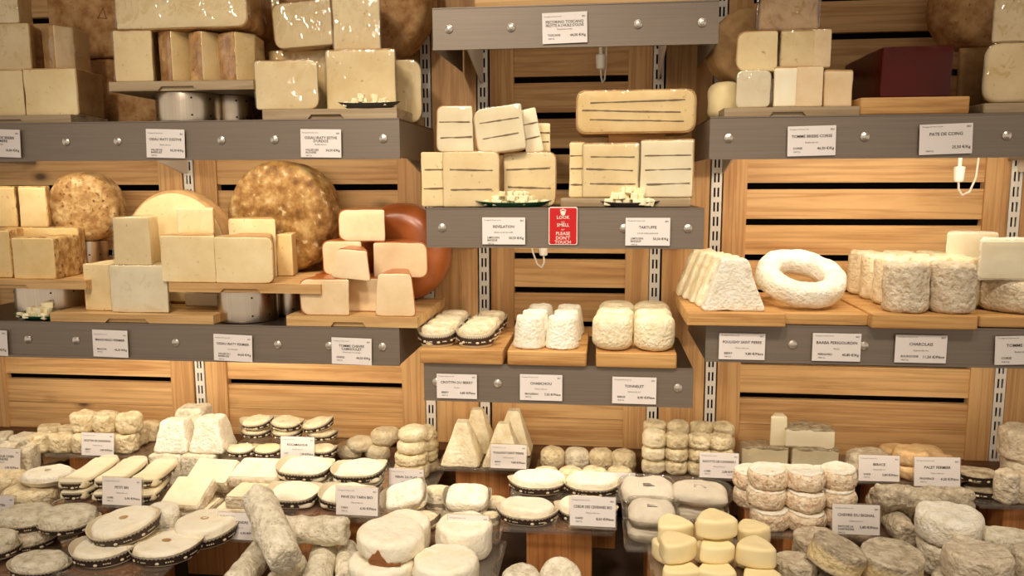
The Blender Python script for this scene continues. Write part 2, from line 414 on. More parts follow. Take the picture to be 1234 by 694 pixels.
ZB = at(660, 537, 0).z                    # where the panelling meets the counter ledge
ZREF = at(700, 490, 0).z
wx = lambda px, py=490: xfor(px, 0.0, at(px, py, 0).z)
ZTOP = 2.45
GAP0 = at(690, 309, 0).z                   # centre of one gap
PITCHZ = (at(690, 225, 0).z-at(690, 350.5, 0).z)/3.0
gaps = [GAP0+PITCHZ*i for i in range(-4, 12) if i != -3 or True]
def panel(label, xs0, xs1, xe0, xe1, n_bottom_solid=2):
    """slatted pine panel: stiles xs0..xs1 and xe0..xe1, slats between"""
    xm = (xs0+xe1)/2
    t = thing('slatted_panel', label, 'wall panel', (xm, 0, ZB), (0, 0, 0), 'slatted pine wall panels')
    for a, b in ((xs0, xs1), (xe0, xe1)):
        link('stile', MB().box(a-xm, b-xm, 0, .024, 0.0, ZTOP-ZB).mesh(), M['pine_v'], t)
    mb = MB(); z = 0.0
    gs = [g-ZB for g in gaps if g-ZB > PITCHZ*1.0]
    gw = .0155
    # the bottom boards butt together, with a fine seam
    seam = gs[0]*.5
    mb.box(xs1-xm-.002, xe0-xm+.002, .006, .022, 0.0, seam-.0006); mb.box(xs1-xm-.002, xe0-xm+.002, .006, .022, seam+.0006, gs[0]-gw/2)
    for a, b in zip(gs, gs[1:]+[ZTOP-ZB]):
        mb.box(xs1-xm-.002, xe0-xm+.002, .006, .022, a+gw/2, max(b-gw/2, a+gw))
    link('slats', mb.mesh(), M['pine_h'], t)
    return t
panel('slatted pine panel behind the wheels at the far left, left of the first white upright', wx(-22), wx(9), wx(208), wx(235))
panel('slatted pine panel behind the largest marbled wheel and the orange wheel', wx(250), wx(275), wx(485), wx(512.5))
panel('narrow slatted pine panel behind the middle shelves', wx(593), wx(620), wx(751), wx(778.5))
panel('wide slatted pine panel behind the white goat cheeses on the right', wx(863.5), wx(891), wx(1167), wx(1195.5))
def upright_board(label, a, b):
    t = link('pine_board', MB().box(-(b-a)/2, (b-a)/2, 0, .022, 0, ZTOP-ZB).mesh(), M['pine_v'], None, ((a+b)/2, .001, ZB))
    tag(t, label, 'wall board', 'plain pine boards')
upright_board('plain upright pine board between the two white uprights left of the middle shelves', wx(526.5), wx(577))
upright_board('plain upright pine board right of the middle shelves, between two white uprights', wx(794), wx(847.5))
upright_board('plain upright pine board at the far right edge behind the tall stacked cylinders', wx(1211), wx(1300))
upright_board('plain upright pine board at the far left edge beyond the first panel', wx(-130), wx(-38))
def standard(px, label):
    w = .0245; x = wx(px)
    pitch = .0345; s0, s1 = .0058, .0100    # slot columns
    mb = MB(); Z = ZTOP-ZB
    for a, b in ((-w/2, -w/2+s0), (-.0016-.0006, .0022), (w/2-s0, w/2)): mb.box(a, b, 0, .0016, 0, Z)
    n = int(Z/pitch)
    for i in range(n+1):
        for a, b in ((-w/2+s0, -.0022), (.0022, w/2-s0)):
            mb.box(a, b, 0, .0016, i*pitch-.0062, min(i*pitch+.0062, Z))
    mb.box(-w/2, -w/2+.0012, .0016, .02, 0, Z); mb.box(w/2-.0012, w/2, .0016, .02, 0, Z)
    o = link('shelf_upright', mb.mesh(), M['standard'], None, (x, .001, ZB))
    tag(o, label, 'shelf upright', 'white slotted uprights')
    return x
XS = {}
for k, px, lab in (('a', 242.5, 'white slotted metal upright left of the largest marbled wheel'),
                   ('b', 519.2, 'white slotted metal upright right of the orange wheel'),
                   ('c', 584.5, 'white slotted metal upright behind the left half of the middle shelves'),
                   ('d', 785.5, 'white slotted metal upright behind the right half of the middle shelves'),
                   ('e', 855.5, 'white slotted metal upright beside the left end of the right shelves'),
                   ('f', 1203.5, 'white slotted metal upright at the far right behind the stacked cylinders'),
                   ('g', -30, 'white slotted metal upright at the far left edge')):
    XS[k] = standard(px, lab)

# ---- shelves
YF = -.34
def shelf(label, pxa, pxb, pyt, pyb, pxm, dimples, brackets, dark=False, ledname=None):
    zt = at(pxm, pyt, YF).z; zb = at(pxm, pyb, YF).z
    x0, x1 = xfor(pxa, YF, zt), xfor(pxb, YF, zt); xm = (x0+x1)/2; w = x1-x0; h = zt-zb
    t = thing('metal_shelf', label, 'shelf', (xm, 0, zt), (0, 0, 0), 'grey metal wall shelves')
    mb = MB(); mb.box(-w/2, w/2, YF, YF+.002, -h+.005, 0); mb.box(-w/2, w/2, YF-.0035, YF+.004, -h, -h+.0055); mb.box(-w/2, w/2, YF-.0012, YF+.006, -.0022, 0)
    link('front_lip', mb.mesh(), M['lip'], t)
    link('tray_pan', MB().box(-w/2+.001, w/2-.001, YF+.006, -.012, -.004, -.0006).mesh(), M['pan'], t)
    for s, nm in ((-1, 'l'), (1, 'r')):
        mb = MB(); a, b = (-w/2, -w/2+.002) if s < 0 else (w/2-.002, w/2)
        mb.box(a, b, YF+.002, -.012, -h+.002, -.0045)
        link('side_panel', mb.mesh(), M['lip'], t)
    for x in brackets:
        pts = [(0, -.006), (0, -.105), (.02, -.105), (.27, -.045), (.27, -.006)]
        n = len(pts); v = [(-.0015, -.002-p, z) for p, z in pts]+[(.0015, -.002-p, z) for p, z in pts]
        f = [tuple(range(n)), tuple(reversed(range(n, 2*n)))]+[((i+1) % n, i, i+n, (i+1) % n+n) for i in range(n)]
        link('bracket', mk(v, f, False), M['bracket'], t, (x-xm, 0, 0))
    for px in dimples:
        zc = -h*.5; xx = xfor(px, YF, zt+zc)-xm
        mb = MB(); mb.add(solid(circle(.0085, 20), .003, .0012, dome=.0022, levels=1), Matrix.Rotation(PI/2, 4, 'X'))
        link('stud', mb.mesh(True), M['chrome'], t, (xx, YF+.0004, zc))
    return dict(z=zt, x0=x0, x1=x1, zb=zb, t=t)
A = shelf('long upper left metal shelf under the wrapped wedges', -90, 481, 145.2, 193, 240, (80, 142, 267, 331, 462), (XS['a'], XS['b']-.012))
B = shelf('long lower left metal shelf carrying the marbled and orange wheels', -90, 481, 391, 435, 240, (34, 92, 212, 335, 397, 461), (XS['a'], XS['b']-.012))
C = shelf('topmost middle metal shelf, cut off by the top of the photo', 521, 867, 5, 57, 692, (541, 616, 769, 846), (XS['c'], XS['d']))
D = shelf('middle metal shelf with the red sign on its lip', 513.5, 849, 250.3, 299, 680, (533, 752, 829), (XS['c'], XS['d']))
E = shelf('lowest middle metal shelf holding three small planks', 510.5, 836, 440.5, 486.5, 672, (526, 600, 817), (XS['c'], XS['d']))
Fs = shelf('upper right metal shelf under the dark red block', 856, 1330, 138.5, 191, 1040, (878, 1042, 1213, 1290), (XS['e']+.012, XS['f']))
G = shelf('lower right metal shelf under the ring shaped cheese', 851, 1330, 393.5, 439.5, 1040, (955, 1041, 1290), (XS['e']+.012, XS['f']))
# emissive strips under the shelves, behind the lip
def led(label, S, power, y=-.315, col=(1.0, .84, .64), tilt=.95, w=None):
    x0, x1 = S['x0']+.03, S['x1']-.03; xm = (x0+x1)/2; L = x1-x0
    z = S['z']-.012
    t = thing('led_strip', label, 'shelf light', (xm, y, z), (0, 0, 0), 'shelf lights')
    link('housing', MB().box(-L/2, L/2, -.008, .008, -.004, .0065).mesh(), M['white_plastic'], t)
    m = NT('led_glow'); m.p.inputs['Emission Color'].default_value = col+(1,); m.p.inputs['Emission Strength'].default_value = 3.0
    link('diffuser', MB().box(-L/2, L/2, -.006, .006, -.007, -.0042).mesh(), m.m, t)
    ld = bpy.data.lights.new('shelf_light', 'AREA'); ld.shape = 'RECTANGLE'; ld.size = L; ld.size_y = .012; ld.energy = power; ld.color = col
    lo = link('light', ld, None, t, (0, 0.001, -.009), (tilt, 0, 0)); lo.visible_camera = True
for S, lab, pw in ((A, 'light strip under the upper left shelf', 2.0), (B, 'light strip under the lower left shelf', 3.3), (C, 'light strip under the topmost middle shelf', .25),
                   (D, 'light strip under the shelf with the red sign', .85), (E, 'light strip under the lowest middle shelf', 1.0),
                   (Fs, 'light strip under the upper right shelf', 2.3), (G, 'light strip under the lower right shelf', 1.3)): led(lab, S, pw)
# power leads hanging under shelves
def power_lead(label, px, py0, px1, y, S, dz=0.0):
    z0 = S['z']-.006; x = xfor(px, y, z0); xb = xfor(px1, y, z0)
    t = thing('power_lead', label, 'cable', (x, y, z0+dz), (0, 0, 0), 'white power leads')
    mb = MB(); mb.add(solid(circle(.0095, 16), .034, .004, taper=1.25), Matrix.Translation((0, 0, -.125))); link('plug', mb.mesh(True), M['white_plastic'], t)
    dx = xb-x
    path = [(0, 0, -.122), (.002, .002, -.14), (.002+dx*.2, .004, -.153), (.002+dx*.6, .01, -.146), (dx*.92, .012, -.115), (dx, .012, -.06), (dx, .012, -.005-dz)]
    sm = []
    for i in range(len(path)-1):
        for k in range(4): sm.append(Vector(path[i]).lerp(Vector(path[i+1]), k/4))
    sm.append(Vector(path[-1]))
    link('lead', tube(sm, .0022), M['cable'], t)
    link('socket_drop', tube([(0, 0, -.092), (0, 0, -.002-dz)], .004), M['white_plastic'], t)
power_lead('white plug and looped lead under the topmost middle shelf', 724, 63, 731, -.06, C, .045)
power_lead('white plug and looped lead under the upper right shelf', 1160, 192, 1186, -.10, Fs, .004)
power_lead('white plug and lead under the middle shelf with the red sign', 655, 298, 640, -.10, D, .012)

# ---- counter
ZDECK = ZB-.155
struct('trim_1', MB().box(-2.2, 2.2, -.055, .06, ZB-.14, ZB-.001).mesh(), M['ledge'])
cnt = thing('display_counter', 'dark brown display counter under all the small cheeses', 'counter', (0, -.4, 0))
link('deck', MB().box(-2.2, 2.2, -.65, .344, ZDECK-.03, ZDECK).mesh(), M['deck'], cnt)
link('cabinet', MB().box(-2.18, 2.18, -.63, .34, .001, ZDECK-.0301).mesh(), M['deck'], cnt)

def acrylic_tray(label, xa, xb, yb, yf, depth, lip=True, z=None, block=None, blabel=None):
    """clear tray: front edge seen from xa to xb at height yb on plane yf, on a wooden riser"""
    xm_ = (xa+xb)/2; zt = at(xm_, yb, yf).z if z is None else z
    x0, x1 = xfor(xa, yf, zt), xfor(xb, yf, zt); xm = (x0+x1)/2; w = x1-x0
    t = thing('acrylic_tray', label, 'display tray', (xm, yf, zt), (0, 0, 0), 'clear display trays')
    link('plate', box_plate(w, depth, .004), M['acrylic'], t, (0, 0, -.004))
    if lip:
        link('edge', MB().box(-w/2+.004, w/2-.004, -.0006, .0012, -.006, .0035).mesh(), M['acrylic'], t)
    if block is None: block = (xa+.22*(xb-xa), xb-.2*(xb-xa))
    bx0, bx1 = xfor(block[0], yf+.02, zt), xfor(block[1], yf+.02, zt)
    bh = zt-.0045-ZDECK
    if bh > .01:
        b = link('riser_block', box(bx1-bx0, depth*.62, bh-.0006, .003), M['riser'], None, ((bx0+bx1)/2, yf+.022+depth*.31, ZDECK+.0003))
        tag(b, blabel or label.replace('clear acrylic tray under', 'wooden block supporting the tray of'), 'riser', 'wooden riser blocks')
    return dict(z=zt, yf=yf, x0=x0, x1=x1, depth=depth)
def box_plate(w, d, h):
    me = solid(rpoly([(-w/2, 0), (w/2, 0), (w/2, d), (-w/2, d)], .012, .3), h, .0012, levels=1); return me

# ------------------------------------------------------------------ placing
class R: pass
def rec(o, x, yf, z, h, w, d): r = R(); r.o = o; r.x = x; r.yf = yf; r.z = z; r.h = h; r.top = z+h; r.w = w; r.d = d; return r
def base_of(s):
    """support: a dict (shelf/tray), an earlier record or a height"""
    if isinstance(s, dict): return s['z']+.0006
    if isinstance(s, R): return s.top+.0006
    return s
SEED = [10]
def seed(): SEED[0] += 1; return SEED[0]
def rprof(w, h, rl, rr, gl=0, gr=0, gt=0, gb=0):
    """front profile as an outline in (x, -z), corners rounded by rl on the left and rr on the right"""
    c = [(-w/2-gl, -h-gt, rl), (w/2+gr, -h-gt, rr), (w/2+gr, gb, rr), (-w/2-gl, gb, rl)]
    out = []
    for i in range(4):
        p0, p, p1 = Vector(c[i-1][:2]), Vector(c[i][:2]), Vector(c[(i+1) % 4][:2]); r = c[i][2]
        r = min(r, h*.45, w*.45); r2 = min(c[(i+1) % 4][2], h*.45, w*.45)
        A, B = p+(p0-p).normalized()*r, p+(p1-p).normalized()*r
        for j in range(6):
            t = j/5; k = A*(1-t)**2+p*(2*t*(1-t))+B*(t*t); out.append((k.x, k.y))
        E = p1+(p-p1).normalized()*r2; L = (E-B).length; m = max(2, int(L/.012))
        for j in range(1, m): q = B.lerp(E, j/m); out.append((q.x, q.y))
    return out
def wedge_mesh(w, h, d, rl, rr, tl, tr, amp, freq, sd, bev=.003, grow=(0, 0, 0, 0), y0=0.0, d2=None, taper=1.0):
    me = solid(rprof(w, h, rl, rr, *grow), (d2 or d), bev, 1, 0, 0, 20, 0, levels=6)
    me.transform(Matrix.Rotation(-PI/2, 4, 'X'))
    for v in me.vertices:
        v.co.y += y0; t = max(0.0, min(1.0, v.co.y/d)); u = (v.co.x+w/2)/w
        xl, xr = -w/2+tl*t, w/2-tr*t; v.co.x = xl+(xr-xl)*u
        q = v.co.z/h; v.co.x *= 1+(taper-1)*q
    me.update(); return displace(me, amp, freq, sd)
def block(name, label, x0, x1, yt, sup, yf, d, mat, b=.003, shape=None, rind=None, wrap=None, veins=0, group=None, cat='cheese',
          amp=.0012, freq=24, rot=0.0, tilt=0.0, two=None, taper=1.0, rindm=None, bulge=0.0, hgt=None, roll=0.0, rl=.004, rr=.004, tl=None, tr=None):
    """cut block/wedge: front face seen x0..x1 on plane yf, top at yt, standing on sup"""
    z = base_of(sup); xa, xb = xfor(x0, yf, z+.03), xfor(x1, yf, z+.03); w = xb-xa; xm = (xa+xb)/2
    h = hgt or zfor(yt, xm, yf)-z
    sd = seed(); xc = (x0+x1)/2
    if tr is None: tr = d*.55 if xc < 700 else d*.05
    if tl is None: tl = d*.5 if xc > 780 else d*.05
    tr = min(tr, w*.45); tl = min(tl, w*.45)
    g = .0020
    if shape in ('edge', 'tri'):
        if shape == 'edge': pts = [(-w*.5, -d*.30), (w*.12, -d/2), (w*.5, -d*.2), (w*.34, d/2), (-w*.4, d/2)]
        else: pts = [(-w/2, -d/2), (w/2, -d/2), (w/2, d*.1), (0, d/2), (-w/2, d*.1)]
        pts = [(x, y+d/2) for x, y in pts]
        me = solid(rpoly(pts, b, .012), h, b, taper, bulge, amp, freq, sd, levels=6)
    else:
        me = wedge_mesh(w, h, d, rl, rr, tl, tr, amp, freq, sd, b, taper=taper)
    loc = (xm, yf, z); rt = (tilt, roll, rot)
    if rind or wrap or veins or two:
        t = thing(name, label, cat, loc, rt, group)
        link('paste', me, M[mat], t)
        if rind and shape == 'edge':
            (ax, ay), (bx, by) = pts[0], pts[1]
            link('rind', solid(rpoly([(ax-.001, ay-.001), (bx-.002, by-.001), (bx+.001, by+.004), (ax+.004, ay+.003)], .0008, .01), h*.99, .0015, taper, 0, amp, freq, sd, levels=6), M[rindm or 'rind_b'], t, (0, 0, h*.005))
        elif rind and shape == 'tri':
            mb = MB(); lay = solid(rpoly([(x*1.01, y*1.01-.0004) for x, y in pts], b, .01), .006, .0025, amp=.0012, freq=60, seed=sd, levels=1)
            if 't' in rind: mb.add(lay, Matrix.Translation((0, 0, h-.0045)))
            if 'b' in rind: mb.add(lay, Matrix.Translation((0, 0, -.0004)))
            link('rind', mb.mesh(True), M[rindm or 'rind_b'], t)
        elif rind:
            gr = tuple((g if k in rind else -.0012) for k in 'lrtb')
            gr = (gr[0], gr[1], gr[2], gr[3] if 'b' in rind else -.002)
            link('rind', wedge_mesh(w, h, d, rl, rr, tl, tr, amp, freq, sd, .0012, gr, .0022, d-.001, taper), M[rindm or 'rind_b'], t)
        if two:
            link('cut_side', solid(rpoly([(w*two, -.0012), (w/2+.0006, -.0012), (w/2-.002, d*.5), (w*two, d*.5)], .002, .02), h*1.0, .003, levels=4), M['paste_p'], t, (0, 0, .0004))
        for i in range(veins):
            zz = h*(i+1)/(veins+1)+random.uniform(-.003, .003); sl = random.uniform(-.04, .04)
            va, vb = -w*random.uniform(.36, .46), w*random.uniform(.36, .47)
            vm = solid(rpoly([(va, -.0013), (vb, -.0013), (vb-tr*.5, d*.6), (va+tl*.5, d*.6)], .001, .008), .0026, .0008, amp=.0011, freq=70, seed=sd+i, levels=1)
            link('ash_vein', vm, M['vein'], t, (0, 0, zz), (0, sl, 0))
        if wrap:
            link('cling_film', wedge_mesh(w, h, d, rl+.004, rr+.004, tl, tr, .0024, 34, sd+5, .004, (.002, .002, .0022, 0), -.003, d+.004, taper) if shape not in ('edge', 'tri') else
                 solid(rpoly([(x*1.03, (y-d/2)*1.04+d/2) for x, y in pts], b+.003, .012), h+.0025, b+.003, taper, .01, .002, 30, sd+5, levels=7), M[wrap if isinstance(wrap, str) else 'wrap'], t, (0, 0, -.0002))
        o = t
    else:
        o = tag(link(name, me, M[mat], None, loc, rt), label, cat, group)
    return rec(o, xm, yf, z, h, w, d)

_pm = {}
def puck(name, label, cx, wpx, hpx, sup, mat, yb=None, yf=None, dy=0.0, kind='puck', group=None, amp=.0022, freq=38, b=None, var=3, tilt=(0, 0), taper=1.0, bulge=.02, sink=.0, dome=0.0, asp=1.0, dx=0.0, key=None, rz=None, h=None, r=None):
    """round cheese: yb = where its front foot is seen on tray sup, or yf, or set back dy from the record it stands on"""
    z = base_of(sup)
    if yb is not None: P = on(cx, yb, z); y0 = P.y
    elif yf is not None: y0 = yf
    else: y0 = sup.yf+dy
    x = xfor(cx, y0+.02, z+.02); s = sc(x, y0+.02, z+.02)
    yc = y0+(r or wpx/2/s)*asp; x = xfor(cx, yc, z+.02); s = sc(x, yc, z+.02)
    rr = r or wpx/2/s
    el = math.atan2(CAMP.z-z, CAMP.y*-1+y0); hh = h or hpx/s/math.cos(el)
    q = lambda v: round(v*500)/500
    rr_, hh_ = q(rr), q(hh)
    v = random.randrange(var)
    kk = (kind, rr_, hh_, amp, freq, b, v, taper, bulge, sink, dome, asp)
    if kk not in _pm:
        bb = b if b is not None else min(rr_, hh_)*.26
        ol = circle(rr_, 40) if asp == 1 else ellipse(rr_, rr_*asp, 40)
        if kind == 'sq': ol = superell(rr_, rr_*asp, 3.4, 44)
        _pm[kk] = solid(ol, hh_, bb, taper, bulge, amp, freq, seed(), sink=sink, dome=dome, levels=5, sharp=60)
    rzz = rz if rz is not None else random.uniform(0, 6.28)
    if kind == 'sq' or asp != 1: rzz = rz if rz is not None else random.uniform(-.15, .15)
    o = tag(link(name, _pm[kk], M[mat], None, (x+dx, y0+rr_*asp, z), (tilt[0], tilt[1], rzz)), label, 'cheese', group)
    return rec(o, x, y0, z, hh_, 2*rr_, 2*rr_*asp)

# ---- cheese in a moulded paper case
_cm = {}
def case_meshes(kind, a, b_, hc, hb, ear):
    k = (kind, a, b_, hc, hb, ear)
    if k in _cm: return _cm[k]
    n = 56
    if kind == 'round': ol = ellipse(a, b_, n); body = ellipse(a*.98, b_*.98, n)
    elif kind == 'lens': ol = lens(a*1.04, b_*1.05, n); body = lens(a*1.0, b_*1.0, n, .7)
    else: ol = superell(a, b_, 3.2, n); body = superell(a*.97, b_*.97, 5, n)
    def wallz(i):
        c = ol[i][0]/a; return hc*(1+ear*abs(c)**4)+(.0006 if i % 2 else 0)
    rings = [(.55, 0.0), (.80, 0.0), (.84, .003), (.93, .5), (1.0, 1.0)]
    vs = []; fs = []
    def ring(s, zf, off=0):
        for i, (x, y) in enumerate(ol):
            z = zf if zf < .01 else wallz(i)*zf
            fl = 1+.05*zf*ear*abs(x/a)**4
            vs.append((x*s*fl, y*s, z+off))
    R_ = [(.5, 0), (.8, 0), (.85, .004), (.93, .5), (1, 1), (.985, 1.0), (.915, .52), (.84, .06)]
    for j, (s, zf) in enumerate(R_): ring(s, zf, .0012 if j > 6 else 0)
    for j in range(len(R_)-1):
        for i in range(n): p, q = j*n+i, j*n+(i+1) % n; fs.append((p, q, q+n, p+n))
    vs.append((0, 0, 0)); c = len(vs)-1
    for i in range(n): fs.append((c, (i+1) % n, i))
    case = mk(vs, fs, True, 50)
    # printed band with a serrated edge, just outside the wall
    vs = []; fs = []; m = n*2
    def bp(t, zf):
        i = int(t) % n; j = (i+1) % n; u = t-int(t)
        x = ol[i][0]*(1-u)+ol[j][0]*u; y = ol[i][1]*(1-u)+ol[j][1]*u; wz = wallz(i)*(1-u)+wallz(j)*u
        s = (.86+.14*(zf/1.0))*1.012+.004; fl = 1+.05*zf*ear*abs(x/a)**4
        return (x*s*fl, y*s, wz*zf)
    for i in range(m): vs.append(bp(i/2, .18))
    for i in range(m): vs.append(bp(i/2, .86 if i % 2 else .72))
    for i in range(m): j = (i+1) % m; fs.append((i, j, j+m, i+m))
    band = mk(vs, fs, False)
    mk_ = MB()
    for q in range(8):
        t = n*(q+.3)/8; x, y, z = bp(t, .42); x2, y2, _ = bp(t+.1, .42)
        ang = math.atan2(y2-y, x2-x)
        bl = solid(ellipse(.0036, .0024, 12), .0012, .0004, levels=1, dome=.0003)
        mk_.add(bl, Matrix.Translation((x*1.012, y*1.012, z)) @ Matrix.Rotation(ang, 4, 'Z') @ Matrix.Rotation(PI/2, 4, 'X'))
        for u in range(5):
            if (q+u) % 6 == 0: continue
            x, y, z = bp(t+1.6+u*.55, .45); x2, y2, _ = bp(t+1.7+u*.55, .45); ang = math.atan2(y2-y, x2-x)
            bl = box(.0022, .0006, .0018+.0006*(u % 2))
            mk_.add(bl, Matrix.Translation((x*1.008, y*1.008, z-.001)) @ Matrix.Rotation(ang, 4, 'Z'))
    marks = mk_.mesh()
    _cm[k] = (case, band, marks, body); return _cm[k]
_bm = {}
def cased(label, cx, wpx, sup, mat='bloom_c', yb=None, yf=None, dy=0.0, kind='round', asp=.8, hc=.016, hb=.03, ear=.5, rot=0.0, tilt=(0, 0), group=None,
          band=True, hole=False, name='cased_cheese', case_mat='paper', amp=.002, freq=34, wavy=0.0, var=3, sinkz=0.0, bodytaper=.94, holec='rind_t'):
    z = base_of(sup)-sinkz
    if yb is not None: y0 = on(cx, yb, z).y
    elif yf is not None: y0 = yf
    else: y0 = sup.yf+dy
    x = xfor(cx, y0+.02, z+.02); s = sc(x, y0+.02, z+.02)
    yc = y0+wpx/2/s*asp; x = xfor(cx, yc, z+.02); s = sc(x, yc, z+.02)
    a = round(wpx/2/s*500)/500; b_ = round(a*asp*500)/500
    case, bnd, marks, body = case_meshes(kind, a, b_, hc, hb, ear)
    t = thing(name, label, 'cheese', (x, y0+b_, z), (tilt[0], tilt[1], rot), group)
    link('paper_case', case, M[case_mat], t)
    if band:
        bo = link('printed_band', bnd, M['band'], t); link('band_marks', marks, M['mark'], bo)
    k = (kind, a, b_, hb, amp, random.randrange(var), wavy, bodytaper)
    if k not in _bm:
        me = solid([(x_*.93, y_*.93) for x_, y_ in body], hb, min(hb*.3, .008), bodytaper, .01, amp, freq, seed(), levels=4, dome=.001, sharp=60)
        if wavy:
            for v in me.vertices: v.co.z += wavy*math.cos(v.co.x/a*PI)*.5*(.5+v.co.z/hb)
        _bm[k] = me
    link('cheese_body', _bm[k], M[mat], t, (0, 0, .0016))
    if hole:
        link('centre_hollow', solid(ellipse(a*.13, a*.09, 20), .0012, .0005, levels=1, sink=.0006), M[holec], t, (a*.02, 0, hb+.0026))
    r = rec(t, x, y0, z, max(hb+.001, hc*(1+ear*.4)), 2*a, 2*b_); return r

def board(label, x0, x1, yt, sup, yf, d, th, mat='board', notch=True, group='pale wooden serving boards', name='serving_board', cat='board', rot=0, skew=0.0):
    """wooden board; yt = top of its front edge on plane yf"""
    if sup is None: z0 = zfor(yt, xfor((x0+x1)/2, yf, 1.4), yf)-th
    else: z0 = base_of(sup)
    xa, xb = xfor(x0, yf, z0+th), xfor(x1, yf, z0+th); w = xb-xa; xm = (xa+xb)/2
    if notch:
        c = th*.45; pts = [(-w/2, 0), (-w*.2, 0), (-w*.17, c), (w*.17, c), (w*.2, 0), (w/2, 0), (w/2, th), (-w/2, th)]
        pts = [(-w/2, 0), (-w*.16, 0), (-w*.135, c), (w*.085, c), (w*.11, 0), (w/2, 0), (w/2, th), (-w/2, th)]
        me = MB().add(extrude_xz(pts, .006)).box(-w/2, w/2, .006, d, 0, th).mesh()
    else:
        me = solid(rpoly([(-w/2, 0), (w/2, 0), (w/2, d), (-w/2, d)], .006, .05), th, .0025, levels=2)
    o = tag(link(name, me, M[mat], None, (xm, yf, z0), (0, 0, rot)), label, cat, group)
    return rec(o, xm, yf, z0, th, w, d)
def steel_stand(label, cx, wpx, ytop, sup, yf, ztop=None):
    z = base_of(sup); x = xfor(cx, yf+.05, z); s = sc(x, yf+.02, z); r_ = wpx/2/s
    h = (ztop if ztop else zfor(ytop, x, yf))-z-.0006
    t = thing('steel_stand', label, 'stand', (x, yf+r_, z), (0, 0, 0), 'round steel risers')
    ol = circle(r_, 56); n = len(ol)
    vs = []; fs = []
    for rr_, zz in ((1, 0), (1, h), (.0, h), (.97, 0), (.97, h-.002)):
        pass
    me = solid(ol, h, .0015, levels=3, sharp=30); link('cylinder', me, M['steel'], t)
    for ang in (-2.35, -1.0, -.4, -2.9):
        for zz in (.22, .8):
            dd = solid(circle(.0022, 10), .0006, .0002, levels=1)
            link('rivet_hole', dd, M['hole'], t, (r_*math.cos(ang)*1.0, r_*math.sin(ang)*1.0, h*zz), (PI/2, 0, ang+PI/2))
    return rec(t, x, yf, z, h, 2*r_, 2*r_)
def wheel(name, label, cx, yt, dpx, sup, yf, th, mat_side, mat_face, rz=0.0, lean=0.0, b=.02, amp=.002, freq=24, group=None, z=None, bulge=.02):
    """wheel standing on its edge, face to the viewer"""
    z0 = base_of(sup) if z is None else z
    x = xfor(cx, yf, z0+.1); s = sc(x, yf, z0+.1); r_ = dpx/2/s
    if yt is not None: r_ = (zfor(yt, x, yf)-z0)/2
    sd = seed()
    t = thing(name, label, 'cheese', (x, yf, z0+r_), (lean, 0, rz), group)
    ol = circle(r_, 72)
    me = solid(ol, th, b, 1, bulge, amp, freq, sd, levels=6, sharp=60)
    me.transform(Matrix.Rotation(-PI/2, 4, 'X'))      # flat side faces -y, body runs to +y
    link('rind', me, M[mat_side], t)
    if mat_face != mat_side:
        mf = solid(circle(r_-b*.7, 64), .003, .0012, amp=amp*.3, freq=freq, seed=sd, levels=1); mf.transform(Matrix.Rotation(PI/2, 4, 'X'))
        link('cut_face', mf, M[mat_face], t, (0, .0015, 0))
    return rec(t, x, yf, z0, 2*r_, 2*r_, th)
def cube_plate(label, x0, x1, yrim, sup, yf, mat, n, clabel, asp=.55, cs=.011, cgroup=None, hgt=None):
    z = base_of(sup); xa, xb = xfor(x0, yf, z), xfor(x1, yf, z); a = (xb-xa)/2; xm = (xa+xb)/2
    ol = ellipse(a, a*asp, 44); vs = []; fs = []; n_ = 44
    Rg = [(.6, 0), (.72, .001), (1.0, .009), (.985, .0095), (.7, .003), (.3, .0025)]
    for s, zz in Rg:
        for x, y in ol: vs.append((x*s, y*s, zz+(.004*abs(x/a)**3 if s > .9 else 0)))
    for j in range(len(Rg)-1):
        for i in range(n_): p, q = j*n_+i, j*n_+(i+1) % n_; fs.append((p, q, q+n_, p+n_))
    vs += [(0, 0, 0), (0, 0, .0025)]
    for i in range(n_): fs.append((len(vs)-2, (i+1) % n_, i)); fs.append((len(vs)-1, 5*n_+i, 5*n_+(i+1) % n_))
    o = tag(link('sample_plate', mk(vs, fs), M[mat], None, (xm, yf+a*asp, z)), label, 'plate')
    proto = None; rr = random.Random(n+int(x0))
    meshes = [displace(solid(rect(cs*q, cs, .0015, .006), cs*p, .0015, levels=2), .0006, 90, seed()) for q, p in ((1, 1), (1.15, .9), (.9, 1.05))]
    for i in range(n):
        lv = 0 if i < n*.6 else (1 if i < n*.88 else 2)
        rad = (.86, .62, .36)[lv]; ang = rr.uniform(0, 6.28); q = math.sqrt(rr.uniform(.02, 1))*rad
        c = link('cheese_cube', meshes[i % 3], M['cube'], None, (xm+a*q*math.cos(ang), yf+a*asp+a*asp*q*math.sin(ang), z+.0035+lv*cs*.85), (rr.uniform(-.25, .25), rr.uniform(-.25, .25), rr.uniform(0, 3)))
        tag(c, clabel, 'cheese cube', cgroup or clabel)
